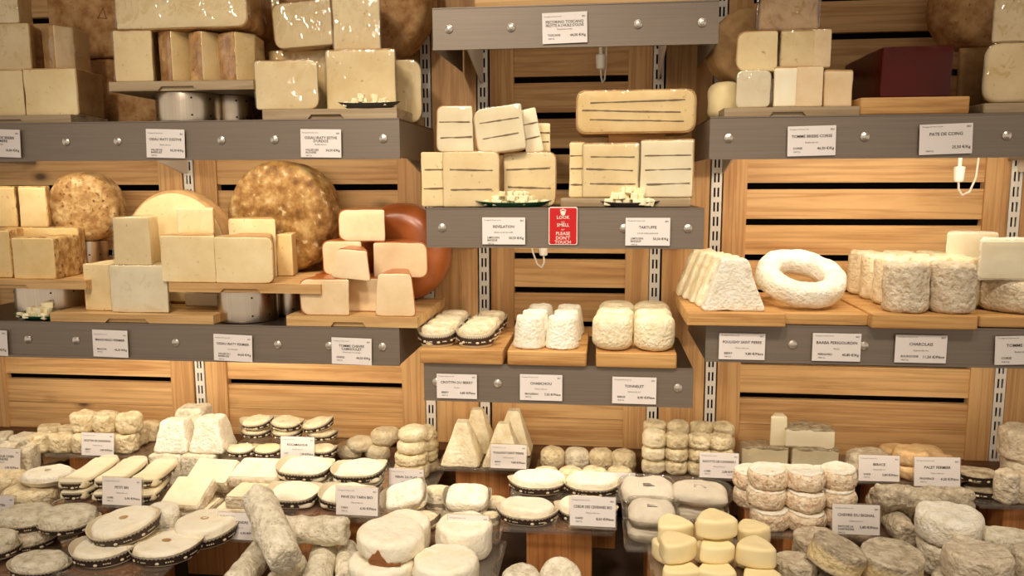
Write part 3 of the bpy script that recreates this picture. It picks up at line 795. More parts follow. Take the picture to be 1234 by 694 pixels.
# ================================================================== upper left shelf
W1 = 'wedges on the upper left shelf'
a1 = board('greyed wooden board at the far left end of the upper left shelf', -60, 85, 133.5, A, -.335, .128, .016, 'greyboard')
r1 = block('cheese_block', 'pale block at the far left edge of the upper left shelf, in the lower row', -30, 29.5, 85, a1, -.315, .12, 'paste', rind='t', rindm='rind_t')
r2 = block('cheese_block', 'pale block with fine holes, second in the lower row of the upper left shelf', 30, 93, 83, a1, -.315, .12, 'paste', rind='tr', rindm='rind_t', tr=.02)
r3 = block('cheese_block', 'narrow shaded block right of the two pale blocks on the upper left shelf', 90, 120, 96, A, -.193, .06, 'paste_y')
r4 = block('cheese_wedge', 'tall leaning wedge standing on the leftmost pale block of the top left', -6, 37, 28, r1, -.30, .10, 'paste', rind='r', rindm='rind_t', wrap='wrap2')
r5 = block('cheese_wedge', 'slim wrapped wedge with pinkish side on the second pale block, top left', 46, 79, 30, r2, -.30, .10, 'paste_p', shape='edge', rind='t', rindm='rind_t', wrap='wrap2')
block('cheese_wedge', 'film wrapped piece cut off by the top left corner of the photo', -18, 22, -16, r4, -.29, .09, 'paste', wrap='wrap')
d0 = block('cheese_drum', 'lower brown drum of cheese stacked behind the pale blocks, top left', 84, 205, 70, A, -.12, .1, 'rind_b', b=.012, amp=.003, rl=.02, rr=.02, tl=0, tr=0)
d1 = block('cheese_drum', 'upper brown drum of cheese with a triangle mark, top left', 58, 200, -14, d0, -.125, .1, 'rind_b', b=.012, amp=.003, rl=.02, rr=.02, tl=0, tr=0)
tri = [(-.012, -.011), (.012, -.013), (.004, .013)]
mb = MB()
for i in range(3):
    p, q = tri[i], tri[(i+1) % 3]; dx, dz = q[0]-p[0], q[1]-p[1]; L = math.hypot(dx, dz)
    mb.add(box(L, .0012, .0016), Matrix.Translation(((p[0]+q[0])/2, 0, (p[1]+q[1])/2)) @ Matrix.Rotation(-math.atan2(dz, dx), 4, 'Y'))
zz = zfor(16, d1.x, -.125); link('rind_stamp', mb.mesh(), M['torn'], d1.o, (xfor(123, -.125, zz)-d1.x, -.0012, zz-d1.z))
a2 = board('greyed board carrying four upright wedges, raised on steel risers', 131, 305, 97.5, None, -.335, .25, .0195, 'greyboard')
steel_stand('shiny steel riser under the board of upright wedges, upper left shelf', 224, 76, None, A, -.325, a2.z)
steel_stand('smaller shadowed steel riser right of the shiny one, upper left shelf', 286, 42, None, A, -.25, a2.z)
w1 = block('cheese_wedge', 'broad flat faced wedge, leftmost of the four upright wedges', 138, 184.5, 36, a2, -.325, .1, 'paste', rind='t', wrap='wrap2')
w2 = block('cheese_wedge', 'brown sided wedge, second of the four upright wedges', 187, 220, 36, a2, -.325, .11, 'paste_y', shape='edge', rind='l', wrap='wrap2')
w3 = block('cheese_wedge', 'wedge with pointed edge, third of the four upright wedges', 223, 257, 37, a2, -.325, .11, 'paste_y', shape='edge', rind='l', wrap='wrap2')
w4 = block('cheese_wedge', 'wedge at the right end of the four upright wedges', 259, 300, 38, a2, -.325, .11, 'paste_y', shape='edge', rind='lr', wrap='wrap2')
block('cheese_slab', 'big film wrapped cream slab lying on the four upright wedges', 139, 297, -30, w1, -.33, .17, 'paste', rind='rb', wrap='wrap', rr=.02, tr=.02)
a3 = board('greyed board under the film wrapped blocks near the right end of the upper left shelf', 316, 478, 131.5, A, -.335, .25, .02, 'greyboard')
b0 = block('cheese_block', 'brown shaded block behind the wrapped blocks, upper left shelf', 302, 345, 32, A, -.105, .08, 'rind_b', tl=0, tr=0)
block('cheese_block', 'pale wrapped piece above the brown shaded block, at the top of the photo', 299, 337, -20, b0, -.105, .08, 'paste', wrap='wrap')
b1 = block('cheese_block', 'glossy wrapped block at the left of the board of wrapped blocks', 308, 384, 73, a3, -.325, .1, 'paste', rind='t', wrap='wrap', rr=.02, rl=.006)
b2 = block('cheese_block', 'large cream block standing behind the plate of cubes on the upper left shelf', 393, 478, 60, a3, -.29, .12, 'paste', rind='t', wrap='wrap2', b=.006)
b3 = block('cheese_block', 'wrapped block half hidden between the two big wrapped blocks', 326, 397, 61, a3, -.21, .1, 'paste_y', rind='tl', wrap='wrap')
b4 = block('cheese_wedge', 'rounded wrapped wedge at the right end of the upper left shelf', 476, 508, 72, A, -.2, .1, 'paste', wrap='wrap', rr=.03)
block('cheese_block', 'tilted wrapped block on top, above the glossy wrapped block', 331, 402, 2, b3, -.25, .11, 'paste', rind='lt', wrap='wrap', roll=-.06, rl=.02)
block('cheese_block', 'tall wrapped block on top of the large cream block', 401, 459, -16, b2, -.275, .1, 'paste', rind='t', wrap='wrap', b=.006)
wheel('whole_cheese', 'big brown wheel standing behind the wrapped blocks, right end of the upper left shelf', 440, None, 152, b2, -.125, .1, 'rind_b', 'rind_b', rz=-.12)
cube_plate('small grey plate of cheese cubes in front of the large cream block', 403, 479, 128, a3, -.345, 'greyplate', 46, 'pale sample cube heaped on the small grey plate, upper left shelf', asp=.36, cs=.0095)

# ================================================================== lower left shelf
c1 = board('pale board raised on a steel riser at the far left of the lower left shelf', -70, 103, 337, None, -.325, .27, .02)
steel_stand('wide steel riser under the far left board of the lower left shelf', 56, 84, None, B, -.30, c1.z)
st2 = steel_stand('steel riser under the mottled standing wheel, lower left shelf', 116, 40, 291, B, -.155)
g1 = block('cheese_block', 'cut block at the far left photo edge on the raised board', -30, 14, 278, c1, -.30, .1, 'paste_y', rind='tr', rindm='rind_m2')
g2 = block('cheese_block', 'cut block with crusty right side at the front of the raised board', 16, 66, 287, c1, -.315, .1, 'paste_y', rind='rtb', rindm='rind_m2', tr=.012, rr=.008)
g3 = block('cheese_half_wheel', 'large cut piece with crusty rind behind the front block, raised board', 8, 96, 275, c1, -.212, .05, 'paste_y', rind='rtb', rindm='rind_m2', tr=.02, rr=.012)
g4 = block('cheese_wedge', 'pale cut wedge atop the large crusty piece, nearer the photo edge', -16, 20, 225, g3, -.208, .045, 'paste_y', rind='tr', rindm='rind_m2', b=.006)
g5 = block('cheese_wedge', 'pale cut wedge atop the large crusty piece, beside the mottled wheel', 23, 57, 225, g3, -.208, .045, 'paste_y', rind='tr', rindm='rind_m2', b=.006)
wheel('whole_cheese', 'mottled flaky wheel standing on a steel riser, lower left shelf', 95, 208, 90, st2, -.16, .085, 'rind_m2', 'rind_m2', rz=.2, amp=.003, freq=30)
cube_plate('dark plate of cheese cubes under the far left raised board', 8, 76, 380, B, -.335, 'greenplate', 34, 'pale sample cube on the dark plate under the raised board', asp=.42, cs=.0125)
c2 = board('wide pale board lying on the lower left shelf under the cream blocks', 60, 257, 376.5, B, -.338, .26, .0195)
h1 = block('cheese_block', 'plain cream block at the left end of the wide pale board', 102, 138, 318, c2, -.305, .11, 'paste')
h2 = block('cheese_block', 'crinkly wrapped cream block at the front of the wide pale board', 134, 203, 320, c2, -.322, .11, 'paste_w', wrap='wrap')
h3 = block('cheese_wedge', 'cream wedge standing on the wrapped block, beside the split wheel', 137, 182, 262, h2, -.315, .1, 'paste', wrap='wrap2', taper=.97)
block('cheese_wedge', 'small cut piece lying under the board with the steel riser', 222, 262, 353, c2, -.22, .07, 'paste_w', rind='t', rindm='rind_t')
wheel('split_cheese', 'pale faced split wheel standing behind the cream wedge, lower left shelf', 212, 230, 105, c2, -.19, .05, 'rind_t', 'paste', rz=-.08, b=.008, amp=.001)
c3 = board('raised pale board with two long blocks in front of the biggest wheel', 203, 386, 342, None, -.338, .27, .0195)
steel_stand('shiny steel riser in the middle of the lower left shelf', 296, 72, None, B, -.325, c3.z)
steel_stand('smaller steel riser behind the shiny one on the lower left shelf', 352, 40, None, B, -.22, c3.z)
k1 = block('cheese_block', 'long tan edged block at the left of the raised pale board', 194, 260, 284, c3, -.33, .11, 'paste', rind='t', rindm='rind_t', b=.003)
k2 = block('cheese_block', 'long cream block with rounded dark edge right of the tan edged block', 259, 329, 286, c3, -.332, .11, 'paste', rind='tr', rindm='rind_t', rr=.016, tr=.045)
k3 = block('cheese_block', 'cream block on the tan edged block, in front of the split wheel', 213, 257, 257, k1, -.27, .08, 'paste', rind='r', rindm='rind_t', hgt=.056)
k4 = block('cheese_wedge', 'tall upright wedge behind the long cream block', 277, 334, 264, c3, -.215, .07, 'paste', rind='t', rindm='rind_t')
k5 = block('cheese_wedge', 'narrow upright wedge in front of the biggest wheel, right end of the raised board', 334, 353, 282, c3, -.2, .07, 'paste_y')
wheel('whole_cheese', 'biggest marbled brown wheel standing on the lower left shelf', 333, 195, 135, c3, -.135, .1, 'rind_m', 'rind_m', rz=-.1, amp=.0025, b=.016)
c4 = board('pale board at the right end of the lower left shelf under the orange edged wedges', 345, 503, 378, B, -.339, .285, .022)
O = 'orange edged wedges at the right end of the lower left shelf'
o1 = block('cheese_wedge', 'orange edged wedge at the lower left of its pile, nearest the studs', 362, 421, 337, c4, -.33, .1, 'paste_p', rind='ltb', rindm='rind_o', rl=.02)
o2 = block('cheese_wedge', 'orange sided wedge between the two front wedges of its pile', 419, 457, 336, c4, -.275, .1, 'paste_p', rind='trb', rindm='rind_o', tr=.012, rr=.004)
o3 = block('cheese_wedge', 'tapering orange backed wedge at the lower right of its pile', 451, 501, 330, c4, -.33, .11, 'paste_p', rind='tr', rindm='rind_o', taper=.8, rr=.012, rl=.012)
o4 = block('cheese_wedge', 'orange wedge mostly hidden behind the lower left one of its pile', 380, 416, 331, c4, -.2, .07, 'paste_p', rind='t', rindm='rind_o', b=.006)
o5 = block('cheese_wedge', 'orange edged wedge in the middle row, left behind the leaning one', 389, 436, 291, o1, -.25, .09, 'paste_p', rind='tlb', rindm='rind_o', rl=.018)
o6 = block('cheese_wedge', 'wedge leaning at the front of the middle row of the orange edged pile', 397, 446, 301, o1, -.325, .07, 'paste_p', rind='tr', rindm='rind_o', taper=.74, roll=.08, rl=.012)
o7 = block('cheese_wedge', 'long orange edged wedge at the right of the middle row', 450, 515, 293, o2, -.25, .1, 'paste_p', rind='tbr', rindm='rind_o', rr=.02)
o8 = block('cheese_wedge', 'topmost orange edged wedge in front of the orange wheel', 408, 464, 253, o5, -.245, .1, 'paste_p', rind='tlb', rindm='rind_o', rl=.022)
wheel('whole_cheese', 'glossy orange wheel standing behind the orange edged wedges', 476, 247, 105, c4, -.135, .11, 'rind_o', 'rind_o', rz=-.1, b=.04, bulge=.03, amp=.0008)

# ================================================================== middle shelves
board('pale wooden board on the topmost middle shelf, cut off by the photo top', 571, 851, -9, C, -.33, .24, .022, notch=False)
V = 'veined wedges on the shelf with the red sign'
m1 = block('veined_wedge', 'narrow dark veined wedge at the left end of the lower row, left pile', 508, 540, 183, D, -.29, .1, 'paste', veins=2, b=.003)
m2 = block('veined_wedge', 'broad dark veined block in the middle of the lower row, left pile', 534, 602, 183, D, -.315, .1, 'paste', veins=2, rind='tr', rindm='rind_t', rr=.016, wrap='wrap2')
m3 = block('veined_wedge', 'dark veined block behind the green rimmed plate of cubes', 607, 670, 184, D, -.275, .1, 'paste', veins=2, rind='tr', rindm='rind_t', rr=.018, wrap='wrap2')
block('veined_wedge', 'dark veined wedge upright on the left end of the left pile', 526, 571, 128, m2, -.29, .09, 'paste_w', veins=2, rind='lt', rindm='rind_t', rl=.014, wrap='wrap2', taper=.95)
m5 = block('veined_wedge', 'tilted dark veined block on top of the left pile, middle shelf', 576, 635, 128, m2, -.295, .09, 'paste_w', veins=2, rind='lb', rindm='rind_t', rl=.022, roll=-.13, wrap='wrap2')
block('veined_wedge', 'tilted slim veined wedge right of the tilted block, left pile', 634, 656, 130, m3, -.25, .08, 'paste_w', veins=2, roll=-.2, b=.004)
block('veined_wedge', 'small veined wedge at the back right of the left pile', 646, 664, 148, m3, -.225, .05, 'paste', veins=2, b=.006)
cube_plate('green rimmed plate of cheese cubes beside the red sign', 570, 664, 243, D, -.345, 'greenplate', 64, 'pale sample cube heaped on the green rimmed plate', asp=.4, cs=.0105)
dd1 = board('grey brown board under the veined blocks right of the red sign', 675, 833, 236.5, D, -.325, .25, .018, 'greyboard', notch=False)
n1 = block('veined_wedge', 'narrow veined wedge at the left end of the right pile, middle shelf', 686, 706, 172, dd1, -.285, .1, 'paste', veins=3, rind='t', rindm='rind_t')
n2 = block('veined_wedge', 'wrapped veined block left of centre in the right pile, middle shelf', 702, 770, 173, dd1, -.315, .1, 'paste', veins=3, rind='t', rindm='rind_t', b=.006, wrap='wrap2')
n3 = block('veined_wedge', 'wrapped veined block at the right end of the right pile, middle shelf', 770.5, 835, 169, dd1, -.315, .11, 'paste_w', veins=3, rind='tr', rindm='rind_t', b=.005, wrap='wrap2')
nb = tag(link('wood_block', box(.118, .1, .022, .003), M['plank'], None, (xfor(765, -.2, 1.55), -.2, n2.top+.0006)), 'small wooden block between the long loaf and the veined blocks', 'wood block')
nbr = rec(nb, nb.location.x, -.25, nb.location.z, .022, .118, .1)
block('veined_loaf', 'long pale veined loaf lying on a wooden block above the right pile', 695, 838, 109, nbr, -.285, .13, 'paste_y', veins=3, rind='trlb', rindm='rind_t', rl=.02, rr=.022, tl=0, tr=0, wrap='wrap2', b=.006)
cube_plate('pale plate of white cheese cubes right of the red sign', 722, 797, 245, D, -.345, 'greyplate', 40, 'white sample cube heaped on the plate right of the red sign', asp=.42, cs=.0135)
# red sign
p = at(678.5, 272.3, YF-.005); s_ = sc(p.x, p.y, p.z); sw, sh = 33.5/s_, 44.5/s_
sg = thing('notice_sign', 'red notice with white lettering asking not to touch, on the middle shelf lip', 'sign', p)
link('plate', solid(rect(sw+.002, sh+.002, .004, .05), .0012, .0004, levels=1), M['signwhite'], sg, (0, 0, 0), (PI/2, 0, 0))
link('red_face', solid(rect(sw-.0015, sh-.0015, .0035, .05), .0006, .0002, levels=1), M['red'], sg, (0, -.0011, 0), (PI/2, 0, 0))
its = []
for s, v, sz in (('LOOK', .298, .0092), ('AND', .40, .0034), ('SMELL', .505, .0092), ('BUT', .605, .0034), ('PLEASE', .735, .0092), ('DON\'T', .855, .0092), ('TOUCH', .968, .0092)):
    its.append((s, 0, sh*(.5-v)-.0006, sz, True, 'CENTER', sw*.8))
tp = text_part('lettering', sg, its, M['signwhite']); tp.location.y = -.0022
mb = MB()   # small crest: a rounded cup shape under a crown of beads
mb.add(solid(rpoly([(-.0055, .0035), (-.0042, -.0028), (0, -.0062), (.0042, -.0028), (.0055, .0035)], .001, .003), .0006, .0002, levels=1), Matrix.Rotation(PI/2, 4, 'X'))
for i in range(5): mb.add(solid(circle(.0014, 10), .0006, .0002, levels=1), Matrix.Translation(((i-2)*.0025, 0, .0052+.001*(2-abs(i-2)))) @ Matrix.Rotation(PI/2, 4, 'X'))
link('crest', mb.mesh(True), M['signwhite'], sg, (0, -.0017, sh*.355))

# lowest middle shelf
PL = 'thick planks on the lowest middle shelf'
e1 = board('thick plank under the little cased cheeses, left end of the lowest middle shelf', 505, 606, 421, E, -.348, .27, .030, 'plank', notch=False, group=PL, name='display_plank')
e2 = board('thick plank under the tapered white cheeses, centre of the lowest middle shelf', 611, 707, 422, E, -.348, .27, .030, 'plank', notch=False, group=PL, name='display_plank')
e3 = board('thick plank under the plump white barrels, right end of the lowest middle shelf', 718, 816, 424, E, -.348, .27, .030, 'plank', notch=False, group=PL, name='display_plank')
row = ('front', 'second', 'third', 'rear')
for i in range(4):
    for j, sd in enumerate(('left', 'right')):
        cx = (527, 573)[j]+i*(7, 6.5)[j]
        cased('little cased cheese in the %s row, %s of the pair, on the left plank' % (row[i], sd), cx, 48-3*i, e1, 'bloom_c', yf=-.335+.064*i, asp=.82, hc=.026, hb=.040, ear=.4, bodytaper=.9, group='little cased cheeses on the left plank', var=4)
for i in range(3):
    for j, sd in enumerate(('left', 'right')):
        cx = (638.5, 677.5)[j]+i*(6.5, 4.5)[j]
        puck('tapered_cheese', 'tapered white cheese in the %s row, %s of the pair, on the middle plank' % (row[i] if i < 2 else 'rear', sd), cx, 41-3*i, 39, e2, 'bloom', yf=-.335+.074*i, h=.066, kind='taper', taper=.76, b=.005, amp=.002, freq=60, group='tapered white cheeses on the middle plank', var=4, bulge=.0)
        cx = (738, 788)[j]+i*(2.5, -1.5)[j]
        puck('barrel_cheese', 'plump white barrel in the %s row, %s of the pair, on the right plank' % (row[i] if i < 2 else 'rear', sd), cx, 46-2.2*i, 45, e3, 'bloom_c', yf=-.34+.086*i, h=.072, kind='barrel', b=.017, amp=.0016, freq=30, bulge=.045, group='plump white barrels on the right plank', var=4)

# ================================================================== upper right shelf
f1 = board('thin greyed board under the pile of two tone pieces, upper right shelf', 873, 1036, 127, Fs, -.335, .26, .0165, 'greyboard')
q0 = puck('cheese_round', 'small yellow round behind the left end of the two tone pile', 872, 38, 40, Fs, 'yellow', yf=-.26, h=.078, b=.02)
q1 = block('cheese_block', 'shiny film wrapped white piece at the lower left of the two tone pile', 887, 929, 85, f1, -.325, .09, 'paste_w', wrap='wrap', rl=.012, rr=.012)
q2 = block('cheese_block', 'two tone cut piece in the middle of the lower row, upper right shelf', 931, 991, 81, f1, -.32, .1, 'paste_w', two=-.03, rind='t', rindm='rind_t', b=.007)
q3 = block('cheese_block', 'cut piece at the right end of the lower row, upper right shelf', 992, 1028, 85, f1, -.305, .09, 'paste_p', rind='t', rindm='rind_t', b=.006)
block('cheese_block', 'rounded cut piece on top left of the two tone pile, upper right shelf', 888, 937, 38, q1, -.305, .1, 'paste', rind='tl', rindm='rind_t', rl=.02)
q5 = block('cheese_block', 'wrapped two tone piece on top right of the pile, upper right shelf', 939, 1001, 36, q2, -.3, .1, 'paste', two=.16, rind='t', rindm='rind_t', wrap='wrap2', b=.008)
wheel('whole_cheese', 'wrapped ridged wheel standing behind the two tone pile', 906, 8, 84, q0.top, -.185, .08, 'rind_t', 'rind_t', rz=.12, b=.012)
block('cheese_block', 'wrapped brown piece above the two tone pile, cut off by the photo top', 912, 988, -22, q5, -.29, .09, 'rind_t', wrap='wrap', b=.012, amp=.004)
f2 = board('thick cork coloured board under the dark red block', 1037, 1170, 117.5, Fs, -.335, .27, .032, 'plank', notch=False)
block('fruit_paste_block', 'large dark red glossy block wrapped in film, upper right shelf', 1062, 1147, 55, f2, -.33, .24, 'quince', wrap='wrap3', b=.003, tl=0, tr=0)
f3 = board('board at the far right edge of the upper right shelf', 1186, 1330, 124, Fs, -.33, .165, .019, 'greyboard', notch=False)
q6 = block('cheese_block', 'rounded film wrapped block at the far right of the upper right shelf', 1183, 1300, 50, f3, -.32, .16, 'paste_y', wrap='wrap', rl=.03, rr=.03, b=.012)
block('cheese_wedge', 'film wrapped wedge on top at the far right photo edge', 1196, 1290, -25, q6, -.31, .12, 'paste', wrap='wrap', b=.006)
rb_ = block('cheese_block', 'shaded brown block behind the far right wrapped block', 1150, 1240, 55, Fs, -.15, .1, 'rind_t', b=.02)
wheel('whole_cheese', 'shaded brown wheel at the top right corner of the photo', 1193, None, 100, rb_, -.14, .1, 'rind_b', 'rind_b', rz=.15)

# ================================================================== lower right shelf
GB = 'display boards on the lower right shelf'
s1 = board('board jutting out at the left end of the lower right shelf under the wedge stack', 828, 948, 378, G, -.365, .31, .0265, 'plank', notch=False, group=GB, name='display_plank')
s2 = board('board under the ring shaped cheese', 938, 1048, 369, G, -.335, .3, .0235, 'plank', notch=False, group=GB, name='display_plank')
s3 = board('board under the grey rinded cylinders, lower right shelf', 1052, 1180, 376, G, -.362, .32, .0275, 'plank', notch=False, group=GB, name='display_plank')
s4 = board('board at the far right edge of the lower right shelf', 1181, 1330, 373, G, -.33, .3, .022, 'plank', notch=False, group=GB, name='display_plank')
for i in range(5):
    yf = -.348+.052*i; cx = 884-i*9.0
    z = s1.top+.0006; w = (74-2*i)/sc(xfor(cx, yf, z), yf, z); x = xfor(cx, yf, z); h = zfor(313, xfor(884, -.348, z), -.348)-z
    pts = [(-w/2, -.022), (w/2, -.022), (w/2, .022), (-w/2, .022)]
    me = solid(rpoly(pts, .005, .01), h, .006, 1.0, 0, 0, 20, 0, levels=7)
    for v in me.vertices: t_ = v.co.z/h; v.co.x *= 1-.6*t_; v.co.y *= 1-.25*t_
    displace(me, .003, 45, seed(), 4)
    tag(link('pyramid_cheese', me, M['bloom' if i == 0 else 'bloom_c'], None, (x, yf+.0225, z), (0, 0, .05)), '%s crusty truncated pyramid in the row at the left end of the lower right shelf' % ('foremost', 'second', 'third', 'fourth', 'rearmost')[i], 'cheese', 'truncated pyramids in a row')
def ring(label, cx, yc, wpx, sup, yf, R_, r_, mat, tilt):
    z = base_of(sup); x = xfor(cx, yf, z); vs = []; fs = []; n, m = 56, 20
    for i in range(n):
        a = 2*PI*i/n
        for j in range(m):
            b = 2*PI*j/m; cb, sb = math.cos(b), math.sin(b)
            k = (abs(cb)**3.4+abs(sb)**3.4)**(-1/3.4)
            vs.append(((R_+r_*cb*k)*math.cos(a), (R_+r_*cb*k)*math.sin(a), r_*1.0*sb*k))
    for i in range(n):
        for j in range(m):
            p, q = i*m+j, i*m+(j+1) % m; p2, q2 = ((i+1) % n)*m+j, ((i+1) % n)*m+(j+1) % m; fs.append((p, p2, q2, q))
    me = displace(mk(vs, fs, True, 70), .0035, 40, seed(), 4)
    zc = z+r_*math.cos(tilt)*1.05+(R_+r_)*math.sin(tilt)*.93
    o = tag(link('ring_cheese', me, M[mat], None, (x, yf+(R_+r_)*math.cos(tilt)+r_*.3, zc), (tilt, 0, .2)), label, 'cheese', None)
    return rec(o, x, yf, z, 2*r_, 2*(R_+r_), 2*(R_+r_))
ring('crusty white ring shaped cheese propped at a tilt', 976, 0, 108, s2, -.325, .0670, .0235, 'bloom', .44)
rws = (((1090.5, 1145.5), -.354, 52), ((1073, 1116, 1159), -.258, 39.5), ((1056, 1098, 1140), -.182, 38.5), ((1040, 1080, 1120), -.106, 37))
for i, (cxs, yf, wp) in enumerate(rws):
    for j, cx in enumerate(cxs):
        puck('cylinder_cheese', '%s grey rinded cylinder in the %s row of the lower right shelf' % ((('left', 'right') if i == 0 else ('left', 'middle', 'right'))[j], row[i]), cx, wp, 58, s3, 'ash_l' if i == 0 else 'bloom_c', yf=yf, h=.096 if i == 0 else .098, kind='cyl', b=.01, amp=.003, freq=45, group='grey rinded cylinders', bulge=.015)
v1 = puck('cheese_tomme', 'grey crusted flat round at the far right of the lower right shelf', 1229, 94, 40, s4, 'ash_l', yf=-.32, h=.068, b=.018, amp=.003)
v2 = puck('cheese_tomme', 'pale flat round behind the grey crusted one, lower right shelf', 1206, 74, 40, s4, 'bloom_c', yf=-.14, h=.082, b=.02, amp=.003)
block('half_cheese', 'cut half with white rind standing at the back, lower right shelf', 1141, 1202, 281, v2, -.14, .05, 'paste_w', rind='tblr', rindm='bloom', b=.004, rl=.006, rr=.006)
block('half_cheese', 'cut half with white rind lying on the grey crusted round', 1180, 1262, 290, v1, -.305, .075, 'paste_w', rind='tblr', rindm='bloom', b=.004, rl=.006, rr=.006)
# ================================================================== price cards on the shelf lips
YC = YF-.0065
FM, FP = ' €/Kg', ' €/Pièce'
def lip(x0, x1, y0, y1, lines, mid, org, pr, where, roll=0.0, note=None, hpx=None):
    price_card((x0+x1)/2, (y0+y1)/2, x1-x0, YC, lines, mid, org, pr, 'white price card '+where, note, 0, roll, 0, False, 'price cards on the shelf lips', hpx or (y1-y0))
lip(-24, 26.5, 156, 189, ['TOMME DE BREBIS', 'FERMIERE'], 'Brebis', 'PAYS BASQUE', '36,80'+FM, 'at the far left end of the upper left shelf lip', .04)
lip(175, 224, 156, 190, ["OSSAU IRATY D'ESTIVE"], 'Brebis, lait cru', 'VALLEE DE|BAREILLES', '50,30'+FM, 'under the shiny steel riser of the upper left shelf', .03)
lip(361.5, 412, 156, 189.5, ['OSSAU IRATY ESTIVE', "D'URDOS"], 'Brebis, lait cru', 'VALLEE DES|ALDUDES', '54,50'+FM, 'under the wrapped blocks near the right end of the upper left shelf', .02)
lip(653.5, 707.5, 15.5, 51.5, ['PECORINO TOSCANO', "FROTTE A L'HUILE D'OLIVE"], 'Pasteurisé, brebis', 'TOSCANE', '44,00'+FM, 'in the middle of the topmost middle shelf lip', -.02)
lip(581, 633, 262, 294.5, ['REVELATION'], 'Brebis au lait de truffe', 'LIMOUSIN|BASQUE', '50,50'+FM, 'left of the red sign')
lip(754, 807, 262.5, 296, ['TARTUFFE'], 'Lait de vache pasteurisé', 'LIMOUSIN|BASQUE', '50,50'+FM, 'right of the red sign')
lip(526, 575, 450.5, 480.5, ['CROTTIN DU BERRY'], 'Chèvre', 'BERRY', '3,80'+FP, 'under the little cased cheeses on the lowest middle shelf')
lip(626.5, 677.5, 451, 483, ['CHABICHOU'], 'Chèvre lait cru', 'BRAGEIRAC', '7,50'+FP, 'under the tapered white cheeses on the lowest middle shelf')
lip(738, 790.5, 454, 487, ['TONNELET'], 'Chèvre lait cru', 'BERGE', '8,90'+FP, 'under the plump white barrels on the lowest middle shelf')
lip(950, 1006, 152, 187.5, ['TOMME BREBIS CORSE'], 'Brebis lait cru', 'CORSE', '46,50'+FM, 'under the two tone pieces on the upper right shelf', -.02)
lip(1109.5, 1170, 149.5, 185.5, ['PATE DE COING'], None, ' ', '25,50'+FM, 'under the dark red block', -.03)
lip(-40, 11, 397, 428, ['BREBIS FERMIER'], 'Brebis', 'BASQUE', '44,80'+FM, 'at the far left end of the lower left shelf lip', .03)
lip(110.5, 155.5, 397.5, 430.5, ['MANCHEGO FERMIER'], None, 'MANCHA', '42,30'+FM, 'under the wide pale board of the lower left shelf', .02)
lip(256.5, 305, 403, 435.5, ['OSSAU IRATY FERMIER'], 'Lait de brebis', 'VALLEE DU|BAREILLES', '44,60'+FM, 'under the shiny steel riser of the lower left shelf', .03)
lip(399, 448.5, 407, 439.5, ['TOMME CHEVRE', 'CABRIOULET'], 'Chèvre lait cru, Ariège', 'ARIEGE', '44,50'+FM, 'under the orange edged wedges', .02)
lip(867, 921, 401.5, 433.5, ['POULIGNY SAINT PIERRE'], 'Chèvre lait cru', 'BERRY', '9,80'+FP, 'under the truncated pyramids on the lower right shelf')
lip(980, 1036, 401.5, 435.5, ['BAABA PERIGOURDIN'], 'Brebis', 'PERIGORD', '40,80'+FM, 'under the ring shaped cheese')
lip(1080, 1139, 403.5, 437.5, ['CHAROLAIS'], 'Chèvre lait cru', 'BOURGOGNE', '11,50'+FP, 'under the grey rinded cylinders of the lower right shelf')
lip(1201, 1262, 404.5, 439.5, ['TOMME CORSE'], 'Brebis lait cru', 'CORSE', '39,50'+FM, 'at the far right end of the lower right shelf lip', -.04)

# ================================================================== counter trays
Y1, Y2, Y3 = -.20, -.47, -.66
T = {}
def tr(k, lab, xa, xb, yb, yf, dep, **kw): T[k] = acrylic_tray('clear acrylic tray '+lab, xa, xb, yb, yf, dep, **kw)
tr('crot', 'under the small knobbly rounds at the far left wall', 52, 186, 550, Y1, .17)
tr('slab', 'under the pale blocks at the far left photo edge', -60, 40, 573, Y1-.07, .17)
tr('pyrl', 'under the crusty cut pyramids, left', 186, 266, 576, Y1-.03, .20)
tr('roca', 'under the tiny cased cheeses stacked at the left wall', 268, 392, 556, Y1-.01, .18)
tr('pal', 'under the thick pale discs left of the tall smooth pyramids', 408, 520, 593, Y1-.06, .22)
tr('poul', 'under the tall smooth pyramids', 524, 636, 566, Y1, .17)
tr('ard', 'under the row of grey beige drums', 640, 768, 590, Y1-.06, .22)
tr('rig', 'under the three tier stacks of small discs', 775, 884, 576, Y1, .17)
tr('ber', 'under the grey and apricot rounds at the right wall', 1030, 1158, 583, Y1, .18)
tr('tall', 'under the tall grey cylinders at the right photo edge', 1178, 1330, 612, Y1-.06, .22)
tr('cham', 'under the wrinkled cased rounds at the far left', -70, 52, 624, Y2+.03, .2)
tr('bri', 'under the long cream bars', 56, 204, 613, Y2, .23)
tr('pave', 'under the white rectangular slabs', 192, 330, 646, Y2, .24)
tr('tarn', 'under the wavy edged square cheeses', 322, 466, 625, Y2, .24)
tr('sel', 'under the small cased cheeses in the middle of the counter', 478, 602, 650, Y2, .2)
tr('coeur', 'under the leaf shaped hearts', 604, 741, 640, Y2, .22)
tr('pap', 'under the paper wrapped cheeses', 752, 884, 664, Y2-.03, .22)
tr('big', 'under the pink mottled rounds', 912, 1062, 648, Y2, .24)
tr('log', 'under the rough grey log at the right', 1064, 1180, 670, Y2, .24)
tr('disc', 'under the flat hollowed discs at the lower left', 44, 190, 694, Y3, .22, z=None)
tr('disl', 'under the grey cased discs at the lower left corner', -80, 42, 694, Y3, .24)
tr('logs', 'under the pile of speckled white logs', 258, 408, 728, Y3, .24)
tr('brie', 'under the thick white rinded rounds', 418, 592, 720, Y3, .24)
tr('half', 'under the two speckled half rounds at the bottom centre', 598, 752, 735, Y3-.02, .115)
tr('tri', 'under the pile of butter yellow triangles', 786, 944, 716, Y3, .22)
